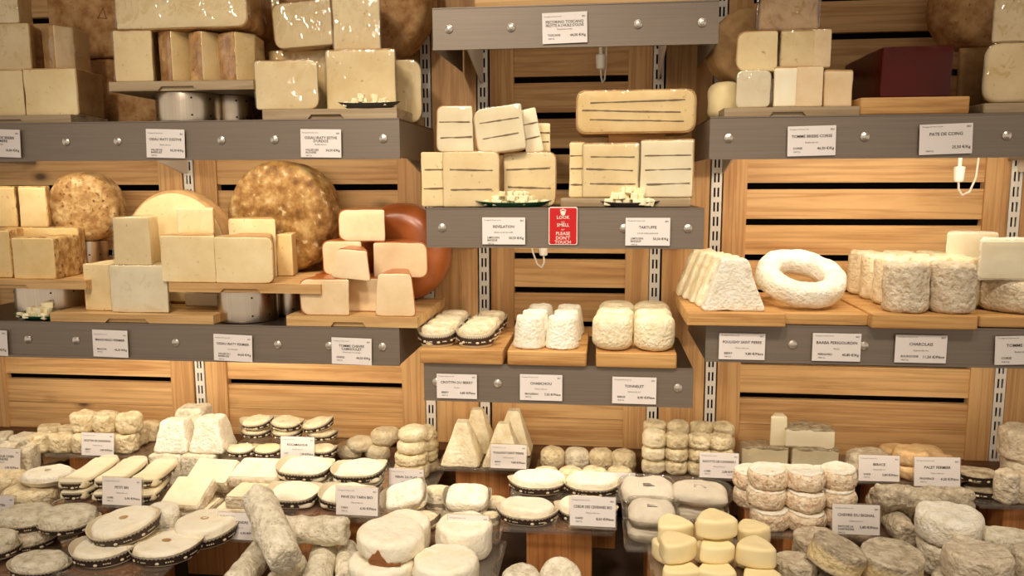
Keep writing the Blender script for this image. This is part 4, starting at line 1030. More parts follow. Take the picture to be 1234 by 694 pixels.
tr('ashd', 'under the tilted ash grey rounds', 946, 1108, 738, Y3, .22)
tr('whit', 'under the plump wrinkled rounds at the lower right', 1112, 1330, 734, Y3, .24)

def gcard(cx0, cx1, cy0, cy1, y, lines, mid, org, pr, where, note=None, yaw=0.0, roll=0.0):
    price_card((cx0+cx1)/2, (cy0+cy1)/2, cx1-cx0, y, lines, mid, org, pr, 'white price card '+where, note, -.12, roll, yaw, True, 'price cards on the counter')
gcard(97, 138.5, 520, 550.5, Y1-.012, ['CROTTIN DE CHAVIGNOL'], 'Chèvre lait cru', 'BERRY', '3,80'+FP, 'in front of the small knobbly rounds')
gcard(-20, 26, 540, 571, Y1-.085, ['SELLES SUR CHER', 'CENDRE'], 'Chèvre', 'CHER', '6,80'+FP, 'in front of the pale blocks at the far left photo edge')
gcard(-30, 19, 599, 627, Y2+.01, ['CHAMBERTIN'], 'Chèvre', 'BERRY', '5,90'+FP, 'in front of the wrinkled cased rounds at the far left')
gcard(122, 172, 573.5, 611, Y2-.012, ['PETIT BRI'], 'Chèvre lait cru', 'LOIRE', '5,90'+FP, 'in front of the long cream bars')
gcard(337.5, 379.5, 524.5, 555.5, Y1-.022, ['ROCAMADOUR'], 'Chèvre, lait cru', 'LOT', '1,90'+FP, 'in front of the tiny cased cheeses stacked at the left wall', 'Prix au kg 54,30')
gcard(262, 311, 616, 652, Y2-.012, ['PAVE CENDRE'], 'Chèvre lait cru', 'LOIRE', '6,90'+FP, 'half hidden behind the flat hollowed discs')
gcard(404.5, 456, 584.5, 623.5, Y2-.012, ['PAVE DU TARN BIO'], 'Chèvre lait cru', 'TARN', '6,90'+FP, 'in front of the wavy edged square cheeses')
gcard(468, 511, 562, 596, Y1-.075, ['PERAIL DU PLAT'], 'Brebis lait cru', ' ', '4,90'+FP, 'below the thick pale discs', 'Prix au kg 39,20', yaw=-.03)
gcard(591, 634.5, 533.5, 566.5, Y1-.012, ['POULIGNY SAINT PIERRE'], 'Chèvre lait cru', 'BERRY', '9,80'+FP, 'in front of the tall smooth pyramids')
gcard(539.5, 589, 620.5, 653, Y2-.012, ['CABECOU'], 'Chèvre lait cru', 'LOT', '2,90'+FP, 'half hidden behind the thick white rinded rounds')
gcard(687, 741.5, 595, 637.5, Y2-.012, ['COEUR DES CEVENNES BIO'], 'Chèvre lait cru', 'GARD', '8,50'+FP, 'in front of the leaf shaped hearts')
gcard(714, 765, 568, 604, Y1-.075, ['TOMME ARDECHOISE'], 'Chèvre lait cru', 'ARDECHE', '4,50'+FP, 'below the row of grey beige drums')
gcard(843.5, 889.5, 544, 577.5, Y1-.012, ['RIGOTTE DE CONDRIEU'], 'Chèvre lait cru', 'LOIRE', '2,80'+FP, 'in front of the three tier stacks of small discs', 'Prix au kg 93,30')
gcard(1035.5, 1083, 547, 581.5, Y1-.012, ['BERACE'], 'Chèvre lait cru', 'SUISSE', '5,80'+FP, 'in front of the grey round at the right wall', yaw=.03)
gcard(1102.5, 1156, 550, 587, Y1-.016, ['PALET FERMIER'], 'Chèvre lait cru', 'PROVENCE', '4,20'+FP, 'in front of the apricot rounds at the right wall', yaw=.05)
gcard(1004, 1059, 605, 647, Y2-.012, ['CHEVRE DU BIGNAL'], 'Chèvre lait cru', 'PAYS DE LA|CHATAIGNE', '5,80'+FP, 'in front of the pink mottled rounds', yaw=.02)

# ================================================================== counter cheeses, back row
def row_of(n): return ('first', 'second', 'third', 'fourth', 'fifth', 'sixth', 'seventh')[n]
t = T['crot']; GK = 'small knobbly rounds at the far left wall'
kw = dict(kind='knob', amp=.0035, freq=50, group=GK, bulge=.04, var=5)
fr = [puck('goat_round', 'knobbly round, %s from the left in the front row by the far left wall' % row_of(i), cx, 27, 25, t, 'wrinkle', yb=548, h=.045, **kw) for i, cx in enumerate((48, 75, 102, 129, 153))]
bk = [puck('goat_round', 'knobbly round, %s from the left in the rear row by the far left wall' % row_of(i), cx, 26, 25, t, 'wrinkle', yf=Y1+.065, h=.045, **kw) for i, cx in enumerate((60, 86, 112, 138, 163))]
bk2 = puck('goat_round', 'knobbly round at the right back corner of the far left wall tray', 181, 25, 25, t, 'wrinkle', yf=Y1+.11, h=.045, **kw)
for i, cx in enumerate((101, 128, 156)):
    puck('goat_round', 'knobbly round, %s from the left in the top layer by the far left wall' % row_of(i), cx, 28, 25, fr[2].top, 'wrinkle', yf=Y1+.032, h=.046, **kw)
t = T['slab']
for i, (a, b, yt, yf) in enumerate(((-14, 15, 528, Y1-.06), (16, 36, 530, Y1-.06), (-20, 8, 518, Y1+.02), (9, 44, 517, Y1+.02))):
    block('cheese_block', 'pale block, %s from the left in the %s row at the far left photo edge' % (row_of(i % 2), 'front' if i < 2 else 'rear'), a, b, yt, t, yf, .065, 'bloom_g', b=.012, amp=.003, hgt=.062, group='pale blocks at the far left photo edge')
t = T['pyrl']; GP = 'crusty cut pyramids on the left'
def pyr(label, cx, wpx, sup, yf, h, mat, tp=.58, b=.008, amp=.003, asp=.9, group=GP, rz=0.0, inv=False, sharp=50):
    z = base_of(sup); x = xfor(cx, yf, z); w = wpx/sc(x, yf, z)
    me = solid(rpoly([(-w/2, -w/2*asp), (w/2, -w/2*asp), (w/2, w/2*asp), (-w/2, w/2*asp)], .007, .01), h, b, 1.0, 0, 0, 20, 0, levels=7, sharp=sharp)
    for v in me.vertices:
        q = v.co.z/h; q = 1-q if inv else q
        v.co.x *= 1-(1-tp)*q; v.co.y *= 1-(1-tp)*q
    displace(me, amp, 45, seed(), 4)
    o = tag(link('pyramid_cheese', me, M[mat], None, (x, yf+w/2*asp, z), (0, 0, rz)), label, 'cheese', group)
    return rec(o, x, yf, z, h, w, w*asp)
p1 = pyr('crusty cut pyramid in the bottom layer, leftmost under the white slabs', 198, 42, t, Y1-.02, .05, 'bloom_g', .95)
p2 = pyr('crusty cut pyramid in the bottom layer, middle, behind the white slabs', 237, 42, t, Y1-.02, .05, 'bloom_g', .95)
p3 = pyr('crusty cut pyramid in the bottom layer, right end beside the tiny cased cheeses', 268, 32, t, Y1+.02, .05, 'bloom_g', .8)
pyr('crusty cut pyramid at the front left of the top layer', 204, 44, p1, Y1-.012, .075, 'bloom', .62)
pyr('crusty cut pyramid at the front right of the top layer', 247.5, 45, p2, Y1-.005, .081, 'bloom', .62)
pyr('crusty cut pyramid at the back of the top layer, before the white upright', 226, 44, p2.top, Y1+.078, .082, 'bloom_g', .7)
t = T['roca']; GC = 'tiny cased cheeses stacked at the left wall'
ck = dict(asp=.8, hc=.016, hb=.02, ear=.6, group=GC)
for i, cx in enumerate((291, 323, 356, 388)):
    cased('tiny cased cheese, %s from the left in the front row by the left wall' % row_of(i), cx, 37, t, ('bloom_c', 'yellow')[i == 1], yb=553.5, **ck)
lo = [cased('tiny cased cheese, %s from the left in the lower rear row by the left wall' % row_of(i), cx, 38, t['z']+.022, 'bloom_c', yf=Y1+.07, **ck) for i, cx in enumerate((309, 346, 388))]
rb0 = tag(link('riser_block', box(.22, .1, .0205, .003), M['acrylic'], None, (xfor(348, Y1+.1, t['z']), Y1+.105, t['z']+.0006)), 'clear step under the rear rows of tiny cased cheeses', 'riser')
for i, (cx, tl) in enumerate(((311, -.1), (345, .08), (384, -.2))):
    cased('tiny cased cheese, %s from the left in the top rear row by the left wall' % row_of(i), cx, 41, lo[0].top+.004, 'bloom_c', yf=Y1+.07, tilt=(.1, tl), **ck)
t = T['pal']; GT = 'thick pale discs'
kw = dict(kind='thick', amp=.0022, freq=30, group=GT, b=.012, bulge=.03)
a_ = puck('goat_disc', 'thick pale disc at the left end of the front row, beside the tiny cased cheeses', 423.5, 34, 24, t, 'bloom_c', yb=556, h=.036, **kw)
b_ = puck('goat_disc', 'thick pale disc under the highest one, left stack', 457.5, 34, 24, t, 'bloom_c', yb=557, h=.036, **kw)
puck('goat_disc', 'thick pale disc standing highest of its tray, left stack', 464.5, 33, 23, b_, 'bloom_c', dy=.008, h=.036, **kw)
puck('goat_disc', 'thick pale disc behind the leftmost one, near the wall', 434, 32, 20, t['z']+.022, 'bloom_c', yf=Y1+.12, h=.03, **kw)
c0 = puck('goat_disc', 'wrinkly pale disc at the bottom of the right stack, behind its price card', 497, 42, 20, t, 'wrinkle', yb=580, h=.03, kind='wr', amp=.004, freq=60, group=GT)
c1_ = puck('goat_disc', 'wrinkly pale disc second from the bottom of the right stack', 496, 40, 18, c0, 'wrinkle', dy=.004, h=.024, kind='wr', amp=.004, freq=60, group=GT)
c2_ = puck('goat_disc', 'smooth pale disc second from the top of the right stack', 496, 35, 20, c1_, 'bloom_c', dy=.01, h=.030, **kw)
puck('goat_disc', 'smooth pale disc on the top of the right stack, by the white upright', 497.5, 34, 20, c2_, 'bloom_c', dy=.003, h=.030, **kw)
w0 = t['z']
for i in range(4):
    q_ = puck('goat_disc', 'wrinkly disc in the rear right stack near the white upright, %s from the bottom' % row_of(i), 513-i*.8, 32, 18, w0, 'wrinkle', yf=Y1+.06, h=.026, kind='wr', amp=.0045, freq=60, group=GT); w0 = q_.top+.0006
t = T['poul']; GS = 'tall smooth pyramids'
pyr('tall smooth pyramid at the front left of its tray', 553.5, 49, t, Y1+.006, .098, 'bloom_c', .28, .006, .0018, 1.0, GS)
pyr('tall smooth pyramid at the back left, before the white upright', 573, 44, t, Y1+.098, .104, 'bloom_c', .3, .006, .0018, .9, GS)
pyr('tall smooth pyramid at the front right, behind its price card', 604, 49, t, Y1+.006, .098, 'bloom_c', .28, .006, .0018, 1.0, GS)
pyr('tall smooth pyramid at the back right of its tray', 617, 46, t, Y1+.098, .104, 'bloom_c', .3, .006, .0018, .9, GS)
t = T['ard']; GA = 'grey beige drums'
kw = dict(kind='ard', amp=.0022, freq=40, group=GA, b=.014, bulge=.04, var=4)
for i, cx in enumerate((658, 688, 716, 746)):
    puck('goat_drum', 'grey beige drum, %s from the left in the low front row' % row_of(i), cx, 30, 24, t, 'wrinkle', yb=588, h=.036, **kw)
for i, cx in enumerate((666, 695.5, 724.5, 751.5)):
    puck('goat_drum', 'grey beige drum, %s from the left in the rear row before the panelling' % row_of(i), cx, 29.5, 26, t['z']+.004, 'wrinkle' if i != 1 else 'bloom_g', yf=Y1+.036, h=.046, **kw)
t = T['rig']; GR = 'small discs in three tier stacks'
kw = dict(kind='rig', amp=.0022, freq=45, group=GR, b=.009, bulge=.03, var=5)
cn = ('first', 'second', 'third', 'last')
for j, cx in enumerate((787, 815, 843, 869)):
    z_ = t['z']
    for i, nm in enumerate(('bottom', 'middle', 'top')):
        q_ = puck('goat_disc', 'small pale disc at the %s of the %s stack from the left, front row' % (nm, cn[j]), cx+random.uniform(-1, 1), 27.5, 18, z_, 'wrinkle' if j else 'bloom_c', yf=Y1+.008, h=.030+(.006 if i == 2 and j == 0 else 0), **kw); z_ = q_.top+.0006
    z_ = t['z']
    for i, nm in enumerate(('bottom', 'middle', 'top')):
        q_ = puck('goat_disc', 'small pale disc at the %s of the %s stack from the left, rear row' % (nm, cn[j]), cx+2, 27, 18, z_, 'wrinkle', yf=Y1+.082, h=.031, **kw); z_ = q_.top+.0006
t = T['ber']
puck('goat_round', 'blue grey mottled round behind the left price card at the right wall', 1046, 52, 30, t, 'ash_l', yf=Y1+.02, h=.046, b=.016, amp=.004)
GO = 'apricot coloured rounds at the right wall'
kw = dict(kind='apr', amp=.002, freq=40, group=GO, b=.010, bulge=.03)
x1_ = puck('goat_disc', 'apricot disc at the bottom, between the two price cards at the right wall', 1098, 42, 18, t, 'orange_c', yf=Y1+.012, h=.030, **kw)
x2_ = puck('goat_disc', 'apricot disc on top, between the two price cards at the right wall', 1097, 40, 18, x1_, 'orange_c', dy=.002, h=.033, **kw)
x3_ = puck('goat_disc', 'apricot disc at the bottom, behind the right price card', 1130, 40, 18, t, 'orange_c', yf=Y1+.02, h=.045, **kw)
puck('goat_disc', 'apricot disc highest at the back left, before the panelling', 1079, 35, 14, t['z']+.004, 'orange_c', yf=Y1+.105, h=.034, **kw)
puck('goat_disc', 'apricot disc highest at the back right, above the right price card', 1115, 37, 14, t['z']+.004, 'orange_c', yf=Y1+.105, h=.034, **kw)
# right edge: tall grey cylinders and dark trays
t = T['tall']
y1_ = puck('cylinder_cheese', 'tall grey cylinder at the bottom, right photo edge', 1236, 54, 30, t, 'ash_l', yf=Y1+.0, h=.067, amp=.003, freq=50, b=.008, group='tall grey cylinders')
puck('cylinder_cheese', 'tall grey cylinder on the top, right photo edge', 1235, 58, 34, y1_, 'ash_l', dy=0.0, h=.066, amp=.003, freq=50, b=.008, group='tall grey cylinders')
puck('cylinder_cheese', 'tall grey cylinder standing in front at the left of the right edge stack', 1212, 28, 40, t, 'ash_l', yf=Y1-.055, h=.066, amp=.003, freq=50, b=.008, group='tall grey cylinders')
puck('cylinder_cheese', 'short cylinder standing foremost at the right photo edge', 1238, 42, 34, t, 'ash_l', yf=Y1-.057, h=.046, amp=.003, freq=50, b=.008, group='tall grey cylinders')
j1 = cased('flat grey round in a dark case under another, beside the tall grey cylinders', 1184, 46, t, 'greyrind', yf=Y1-.03, asp=.8, hc=.014, hb=.016, ear=.3, case_mat='band')
cased('flat grey round in a dark case, the upper one beside the tall grey cylinders', 1176, 54, j1.top+.012, 'greyrind', yf=Y1-.02, asp=.8, hc=.014, hb=.016, ear=.3, case_mat='band')
jb = tag(link('riser_block', box(.05, .04, .0112, .002), M['acrylic'], None, (xfor(1184, Y1+.02, j1.top), Y1+.02, j1.top+.0003)), 'clear step between the two dark cases at the right', 'riser')

# ================================================================== counter cheeses, middle row
t = T['cham']
GW = 'wrinkled rounds at the far left'
u1 = puck('wrinkled_round', 'wrinkled cream round in the middle of the far left tray, behind its price card', 36, 60, 24, t, 'wrinkle', yf=Y2+.04, h=.045, amp=.005, freq=40, group=GW, b=.014)
puck('wrinkled_round', 'wrinkled cream round at the back of the far left tray, before the pale blocks', 6, 50, 24, t, 'wrinkle', yf=Y2+.11, h=.05, amp=.006, freq=45, group=GW, b=.016)
t = T['bri']
# hollowed flat disc behind the bars
cased('flat pale disc with a hollow mark, left behind the long cream bars', 57, 64, t, 'bloom', yf=Y2+.08, asp=.85, hc=.012, hb=.022, ear=.2, hole=True, holec='greyrind', band=False)
GB2 = 'long cream bars in paper cases'
def bar(label, cx0, y0, cx1, y1, sup, wpx, hb, lvl=0.0):
    """long bar lying front (cx0) to back (cx1)"""
    z = base_of(sup)+lvl; x0 = xfor(cx0, y0, z); x1 = xfor(cx1, y1, z)
    L = math.hypot(x1-x0, y1-y0); w = wpx/sc(x0, y0, z); ang = math.atan2(y1-y0, x1-x0)
    t = thing('cream_bar', label, 'cheese', ((x0+x1)/2, (y0+y1)/2, z), (0, 0, ang), GB2)
    a, b_ = round(L/2, 3), round(w/2, 3)
    case, bnd, marks, body = case_meshes('sq', a, b_, .016, hb, .5)
    link('paper_case', case, M['paper'], t); bo = link('printed_band', bnd, M['band'], t); link('band_marks', marks, M['mark'], bo)
    me = solid(rect(L*.9, w*.88, .008, .01), hb, .006, .95, 0, .0018, 28, seed(), levels=4)
    for v in me.vertices: v.co.z += .010*(v.co.x/a)**2*(.5)
    link('cheese_body', me, M['paste_w'], t, (0, 0, .0016))
    return rec(t, (x0+x1)/2, y0, z, hb+.002, w, L)
bl = bar('long cream bar at the left, lower layer, nearest the photo edge', 84, Y2+.015, 130, Y2+.17, t, 36, .018)
bm = bar('long cream bar in the lower layer behind the price card', 124, Y2+.015, 162, Y2+.17, t, 36, .018)
br = bar('long cream bar at the right end of the lower layer', 168, Y2+.015, 196, Y2+.17, t, 36, .018)
bar('long cream bar on top at the left, pointing to the knobbly rounds', 82, Y2+.02, 134, Y2+.19, bl, 38, .020)
bar('long cream bar on top in the middle, above the price card', 126, Y2+.035, 168, Y2+.19, bm, 38, .020)
bar('long cream bar on top at the right, beside the white slabs', 170, Y2+.05, 204, Y2+.19, br, 36, .020)
t = T['pave']; GQ = 'white rectangular slabs with speckled grey sides'
def slab(label, cx, wpx, sup, yf, dep, h, roll=0.0, tilt=0.0, top='paste_w', side='ash_l', rz=0.0):
    z = base_of(sup); x = xfor(cx, yf, z); w = wpx/sc(x, yf, z)
    o = thing('goat_slab', label, 'cheese', (x, yf+dep/2, z), (tilt, roll, rz), GQ)
    link('rind', solid(rect(w, dep, .005, .01), h, .005, 1, 0, .003, 50, seed(), levels=4), M[side], o)
    link('white_top', solid(rect(w*.95, dep*.95, .006, .012), .004, .0018, 1, 0, .001, 40, seed(), levels=1), M[top], o, (0, 0, h-.0012))
    return rec(o, x, yf, z, h+.002, w, dep)
s0 = slab('speckled slab at the front left, lower layer, under the whitest tilted slab', 219, 58, t, Y2+.03, .085, .032)
s1_ = slab('speckled slab at the front right, lower layer, behind the flat hollowed discs', 288, 62, t, Y2+.05, .085, .032)
s2_ = slab('speckled slab in the middle layer at the front right', 300, 62, s1_, Y2+.055, .08, .026)
s3_ = slab('speckled slab at the back left, lower layer of the white slabs', 248, 58, t, Y2+.145, .08, .052)
s4_ = slab('speckled slab at the back right, lower layer of the white slabs', 305, 60, t, Y2+.145, .08, .052)
slab('white topped slab tilted to the viewer, front left', 218, 50, s0.top+.004, Y2+.035, .085, .03, tilt=.42, rz=-.03)
slab('white topped slab tilted to the viewer, back left under the cut pyramids', 250, 55, s3_.top-.006, Y2+.135, .075, .03, tilt=.42, rz=-.03)
slab('whitest topped slab at the back right, below the tiny cased cheeses', 304, 62, s4_, Y2+.135, .09, .026, tilt=.14, rz=.04, top='brie')
t = T['tarn']; GV = 'wavy edged square cheeses in paper cases'
wv = dict(kind='sq', asp=.78, hc=.022, hb=.024, ear=.35, group=GV, mat='brie', wavy=.006)
lw = [cased('wavy square cheese in the lower layer at the %s, mostly covered' % nm, cx, 66, t, yf=yf, **dict(wv, hb=.015, hc=.015)) for nm, cx, yf in (('back left', 368, Y2+.125), ('back right', 430, Y2+.125))]
for nm, cx, yf, w_, tl in (('front left beside the speckled logs', 354, Y2+.028, 66, 0), ('front right behind its price card', 418, Y2+.028, 66, .06), ('back left under the tiny cased cheeses', 368, Y2+.13, 66, 0.03), ('back right under the thick pale discs', 434, Y2+.13, 66, -.05)):
    cased('wavy square cheese in its open case, '+nm, cx, w_, (lw[0].top+.003 if 'back' in nm else t['z']+.003), yf=yf, tilt=(.06, tl), **wv)
t = T['sel']; GSM = 'small cased cheeses in the middle of the counter'
sm = dict(asp=.75, hc=.02, ear=.8, group=GSM, band=False, case_mat='paper_g')
cased('small cased cheese leaning steeply in its case, left of the middle tray', 493, 56, t['z']+.03, 'bloom', yf=Y2+.07, hb=.03, tilt=(.55, -.35), kind='sq', **sm)
cased('small cased cheese with grey ears, at the centre of the middle tray', 564, 56, t['z']+.022, 'bloom', yf=Y2+.075, hb=.036, tilt=(.35, 0), kind='sq', **sm)
cased('small cased cheese at the right end behind the centre one, middle tray', 594, 40, t, 'bloom_c', yf=Y2+.11, hb=.03, **sm)
cased('small cased cheese behind, between the leaning one and the centre one', 528, 40, t, 'bloom_c', yf=Y2+.12, hb=.045, **sm)
cased('small cased cheese in the lower layer at the front left, middle tray', 505, 54, t, 'bloom_c', yf=Y2+.02, hb=.022, **sm)
cased('small cased cheese in the lower layer behind the price card, middle tray', 556, 50, t, 'bloom_c', yf=Y2+.02, hb=.016, **sm)
cased('small cased cheese at the right front corner of the middle tray', 592, 26, t, 'bloom_c', yf=Y2+.06, hb=.024, **sm)
t = T['coeur']; GH = 'leaf shaped hearts in paper cases'
hk = dict(kind='lens', asp=.66, hc=.02, hb=.034, ear=.35, group=GH, mat='brie')
cased('leaf shaped heart at the front left of its tray, fully in view', 635, 74, t, yb=636, rot=-.12, **hk)
cased('leaf shaped heart at the front right, behind its price card', 706, 74, t, yb=634, rot=-.1, **hk)
cased('leaf shaped heart at the back left, below the grey beige drums', 649, 72, t['z']+.012, yf=Y2+.135, rot=.08, **hk)
cased('leaf shaped heart at the back right, above its price card', 713, 70, t['z']+.012, yf=Y2+.135, rot=.0, **hk)
hb_ = tag(link('riser_block', box(.24, .06, .0108, .002), M['acrylic'], None, (xfor(682, Y2+.18, t['z']), Y2+.18, t['z']+.0006)), 'clear step under the rear leaf shaped hearts', 'riser')
t = T['pap']; GPP = 'paper wrapped cheeses in clear plastic boxes'
def parcel(label, cx, wpx, sup, yf, dep, h, tilt=0.0, roll=0.0, rz=0.0, base=0.0):
    z = base_of(sup)+base; x = xfor(cx, yf, z); w = wpx/sc(x, yf, z)
    o = thing('paper_parcel', label, 'cheese', (x, yf+dep/2, z), (tilt, roll, rz), GPP)
    me = solid(superell(w*.46, dep*.43, 3.6, 52), h, .012, .93, .02, .0045, 26, seed(), levels=5, dome=.004)
    link('tissue_wrap', me, M['tissue'], o, (0, 0, .0025))
    ol = superell(w*.5, dep*.5, 3.6, 52); vs = []; fs = []; n = 52
    Rg = ((.6, 0), (.9, 0), (.94, .004), (1.03, .022), (1.07, .0225), (1.07, .0215), (1.025, .0205), (.93, .0052))
    for s, zz in Rg:
        for x_, y_ in ol: vs.append((x_*s, y_*s, zz))
    for j in range(len(Rg)-1):
        for i in range(n): p, q = j*n+i, j*n+(i+1) % n; fs.append((p, q, q+n, p+n))
    link('plastic_box', mk(vs, fs, True, 40), M['wrap'], o)
    mb = MB()
    for i in range(3): mb.box(-w*.1, w*.1-.004*i, 0, .0008, .0016*i*2, .0016*i*2+.0012)
    link('printed_lines', mb.mesh(), M['inkgrey'], o, (0, -dep*.08, h+.0068), (-PI/2, 0, 0))
    return rec(o, x, yf, z, h+.006, w, dep)
z1 = parcel('paper wrapped cheese at the bottom of the front left stack, in a clear box', 784, 62, t, Y2-.02, .085, .028)
parcel('paper wrapped cheese on top of the front left stack, beside the yellow triangles', 787, 62, z1, Y2-.02, .085, .026, tilt=.2, base=.003)
z2 = parcel('paper wrapped cheese hidden under the back left printed parcel', 786, 68, t, Y2+.085, .085, .030)
parcel('printed paper parcel at the back left, tilted to show its lettering', 782, 70, z2, Y2+.08, .085, .03, tilt=.35, base=.004, rz=.04)
z3 = parcel('paper wrapped cheese hidden under the back right parcel', 845, 66, t, Y2+.085, .085, .030)
parcel('greyish paper parcel at the back right, behind the yellow triangles', 846, 74, z3, Y2+.08, .085, .028, tilt=.2, base=.003, rz=-.12)
t = T['big']; GM = 'pink mottled rounds with white tops'
def mott(label, cx, wpx, sup, yf, h, mat='pinkrind', tilt=(0, 0)):
    z = base_of(sup); x = xfor(cx, yf, z); r_ = wpx/2/sc(x, yf+.03, z)
    o = thing('mottled_round', label, 'cheese', (x, yf+r_, z), (tilt[0], tilt[1], random.uniform(0, 6)), GM)
    link('rind', solid(circle(r_, 44), h, .010, 1, .03, .0028, 48, seed(), levels=5, sharp=60), M[mat], o)
    link('white_top', solid(circle(r_*.93, 40), .0055, .003, 1, 0, .0018, 40, seed(), levels=1, dome=.001, sharp=60), M['bloom'], o, (0, 0, h-.004))
    return rec(o, x, yf, z, h+.0015, 2*r_, 2*r_)
cols = (('left', 933, Y2+.012, 3), ('middle', 976, Y2+.008, 3), ('right', 1019, Y2+.03, 3))
tops = {}
for nm, cx, yf, n_ in cols:
    z_ = t['z']
    for i in range(n_):
        q_ = mott('pink mottled round in the %s front stack, %s' % (nm, ('at the bottom', 'in the middle', 'on top')[i]), cx+(0, -5 if nm == 'left' else -3, -2)[i]+random.uniform(-2, 2), 46 if nm != 'right' else 42, z_, yf+.006*i, (.0365, .0345, .0355)[i], 'pinkrind', (random.uniform(-.05, .05), random.uniform(-.05, .05))); z_ = q_.top+.0006
    tops[nm] = q_
for i, (cx, yf, n_) in enumerate(((910, Y2+.11, 2), (955, Y2+.115, 2), (1000, Y2+.118, 2))):
    z_ = t['z']
    for k in range(n_):
        q_ = mott('pink mottled round in the %s rear stack, %s' % (('left', 'middle', 'right')[i], ('at the bottom', 'in the middle', 'on top')[k]), cx, 44, z_, yf, .036, 'pinkrind'); z_ = q_.top+.0006
# blue-grey rinded half rounds behind
hb1 = tag(link('riser_block', box(.21, .085, zfor(563, xfor(950, Y1+.06, 1.0), Y1+.06)-ZDECK-.001, .003), M['riser'], None, (xfor(952, Y1+.1, 1.0), Y1+.105, ZDECK+.0003)), 'wooden riser block behind the pink mottled rounds, under the cut half rounds', 'riser', 'wooden riser blocks')
zh = zfor(563, xfor(950, Y1+.06, 1.0), Y1+.06)
GHR = 'cut half rounds with grey rind'
hr1 = block('half_round', 'cut grey rinded half round on the left, behind the pink mottled rounds', 894, 950, 540, zh, Y1+.06, .06, 'paste_w', shape='tri', rind='tb', rindm='greyrind', b=.003, group=GHR, cat='cheese', wrap='wrap2')
hr2 = block('half_round', 'cut grey rinded half round on the right, behind the pink mottled rounds', 955, 1011, 542, zh, Y1+.06, .06, 'paste_w', shape='tri', rind='tb', rindm='greyrind', b=.003, group=GHR, wrap='wrap2')
block('half_round', 'narrow slice standing upright behind the pink mottled rounds', 928, 948, 502, hr1, Y1+.075, .035, 'paste_w', rind='r', rindm='greyrind', b=.003, group=GHR)
block('half_round', 'grey topped wedge lying highest behind the pink mottled rounds', 947, 1006, 518, hr2, Y1+.065, .07, 'paste_w', shape='tri', rind='tb', rindm='greyrind', b=.003, group=GHR)
t = T['log']
def logc(label, cx0, cx1, yf, sup, dpx, mat, name='cheese_log', group=None, amp=.004, freq=50, rz=0.0, zoff=0.0):
    z = base_of(sup)+zoff; x0, x1 = xfor(cx0, yf, z), xfor(cx1, yf, z); r_ = dpx/2/sc((x0+x1)/2, yf, z); L = x1-x0
    me = solid(circle(r_, 32), L, r_*.35, 1, 0, 0, 20, 0, levels=14, sharp=60); me.transform(Matrix.Translation((-L/2, 0, 0)) @ Matrix.Rotation(PI/2, 4, 'Y'))
    displace(me, amp, freq, seed(), 4)
    o = tag(link(name, me, M[mat], None, ((x0+x1)/2, yf+r_, z+r_), (0, 0, rz)), label, 'cheese', group)
    return rec(o, (x0+x1)/2, yf, z, 2*r_, L, 2*r_)
def logd(label, P0, P1, r_, mat, name='cheese_log', group=None, amp=.0035, freq=45):
    """log from P0 (front end) to P1"""
    P0, P1 = Vector(P0), Vector(P1); d = P1-P0; L = d.length
    me = solid(circle(r_, 32), L, r_*.3, 1, .02, amp, freq, seed(), levels=12, sharp=60)
    o = tag(link(name, me, M[mat], None, P0, d.to_track_quat('Z', 'Y').to_euler()), label, 'cheese', group)
    return o
GL = 'rough ash grey logs'
zL = t['z']
for i, cx in enumerate((1086, 1128, 1160)):
    x = xfor(cx, Y2+.06, zL); logd('rough ash grey log pointing to the viewer under the long one, %s from the left' % row_of(i), (x, Y2+.03, zL+.0235), (x, Y2+.21, zL+.0235), .023, 'ash_d', group=GL)
logc('long rough ash grey log lying across the others at the right', 1057, 1176, Y2+.075, zL+.0475, 30, 'ash_d', group=GL, amp=.006)

# ================================================================== counter cheeses, front row
t = T['disl']; zD_ = t['z']; GD = 'grey cased discs at the lower left corner'
dk = dict(hc=.016, ear=.3, group=GD, kind='round')
d_lo = cased('grey cased disc in the lower layer at the lower left, under two others', 30, 80, zD_, 'ash_l', yf=Y3+.08, asp=.8, hb=.028, **dk)
cased('pale topped cased disc at the bottom left photo corner, in front', 48, 78, zD_, 'bloom_g', yf=Y3-.012, asp=.62, hb=.030, **dk)
cased('cased disc cut off by the left photo edge, lower left corner', -6, 58, zD_+.01, 'bloom_g', yf=Y3+.03, asp=.75, hb=.04, **dk)
cased('pale grey cased disc at the back left, beside the photo edge', 32, 72, d_lo, 'bloom_g', yf=Y3+.105, asp=.82, hb=.032, **dk)
t = T['disc']; zd = t['z']; GDH = 'flat hollowed discs in printed paper cases'
dk = dict(hc=.024, ear=.3, group=GDH, kind='round', hole=True)
q1_ = cased('flat hollowed disc at the front left of its tray, under the highest one', 127, 80, t, 'brie', yb=690, asp=.92, hb=.026, **dk)
q2_ = cased('flat hollowed disc at the front right of its tray', 199, 86, t, 'brie', yb=688, asp=.9, hb=.026, **dk)
q3_ = cased('grey flat disc beside the highest one, at the left of its tray', 82, 76, zd+.018, 'bloom_g', yf=Y3+.10, asp=.82, hb=.034, group=GDH, kind='round', hc=.016, ear=.3)
q4_ = cased('flat hollowed disc at the back right, before the half hidden price card', 248, 80, zd, 'brie', yf=Y3+.11, asp=.92, hb=.040, tilt=(.05, -.05), **dk)
cased('flat hollowed disc lying highest, on top of the front left one', 152, 86, q1_.top+.002, 'brie', yf=Y3+.05, asp=.92, hb=.032, tilt=(.1, -.12), **dk)
puck('goat_round', 'small white round behind the highest hollowed disc', 196, 40, 30, zd, 'bloom', yf=Y3+.15, h=.06, b=.016)
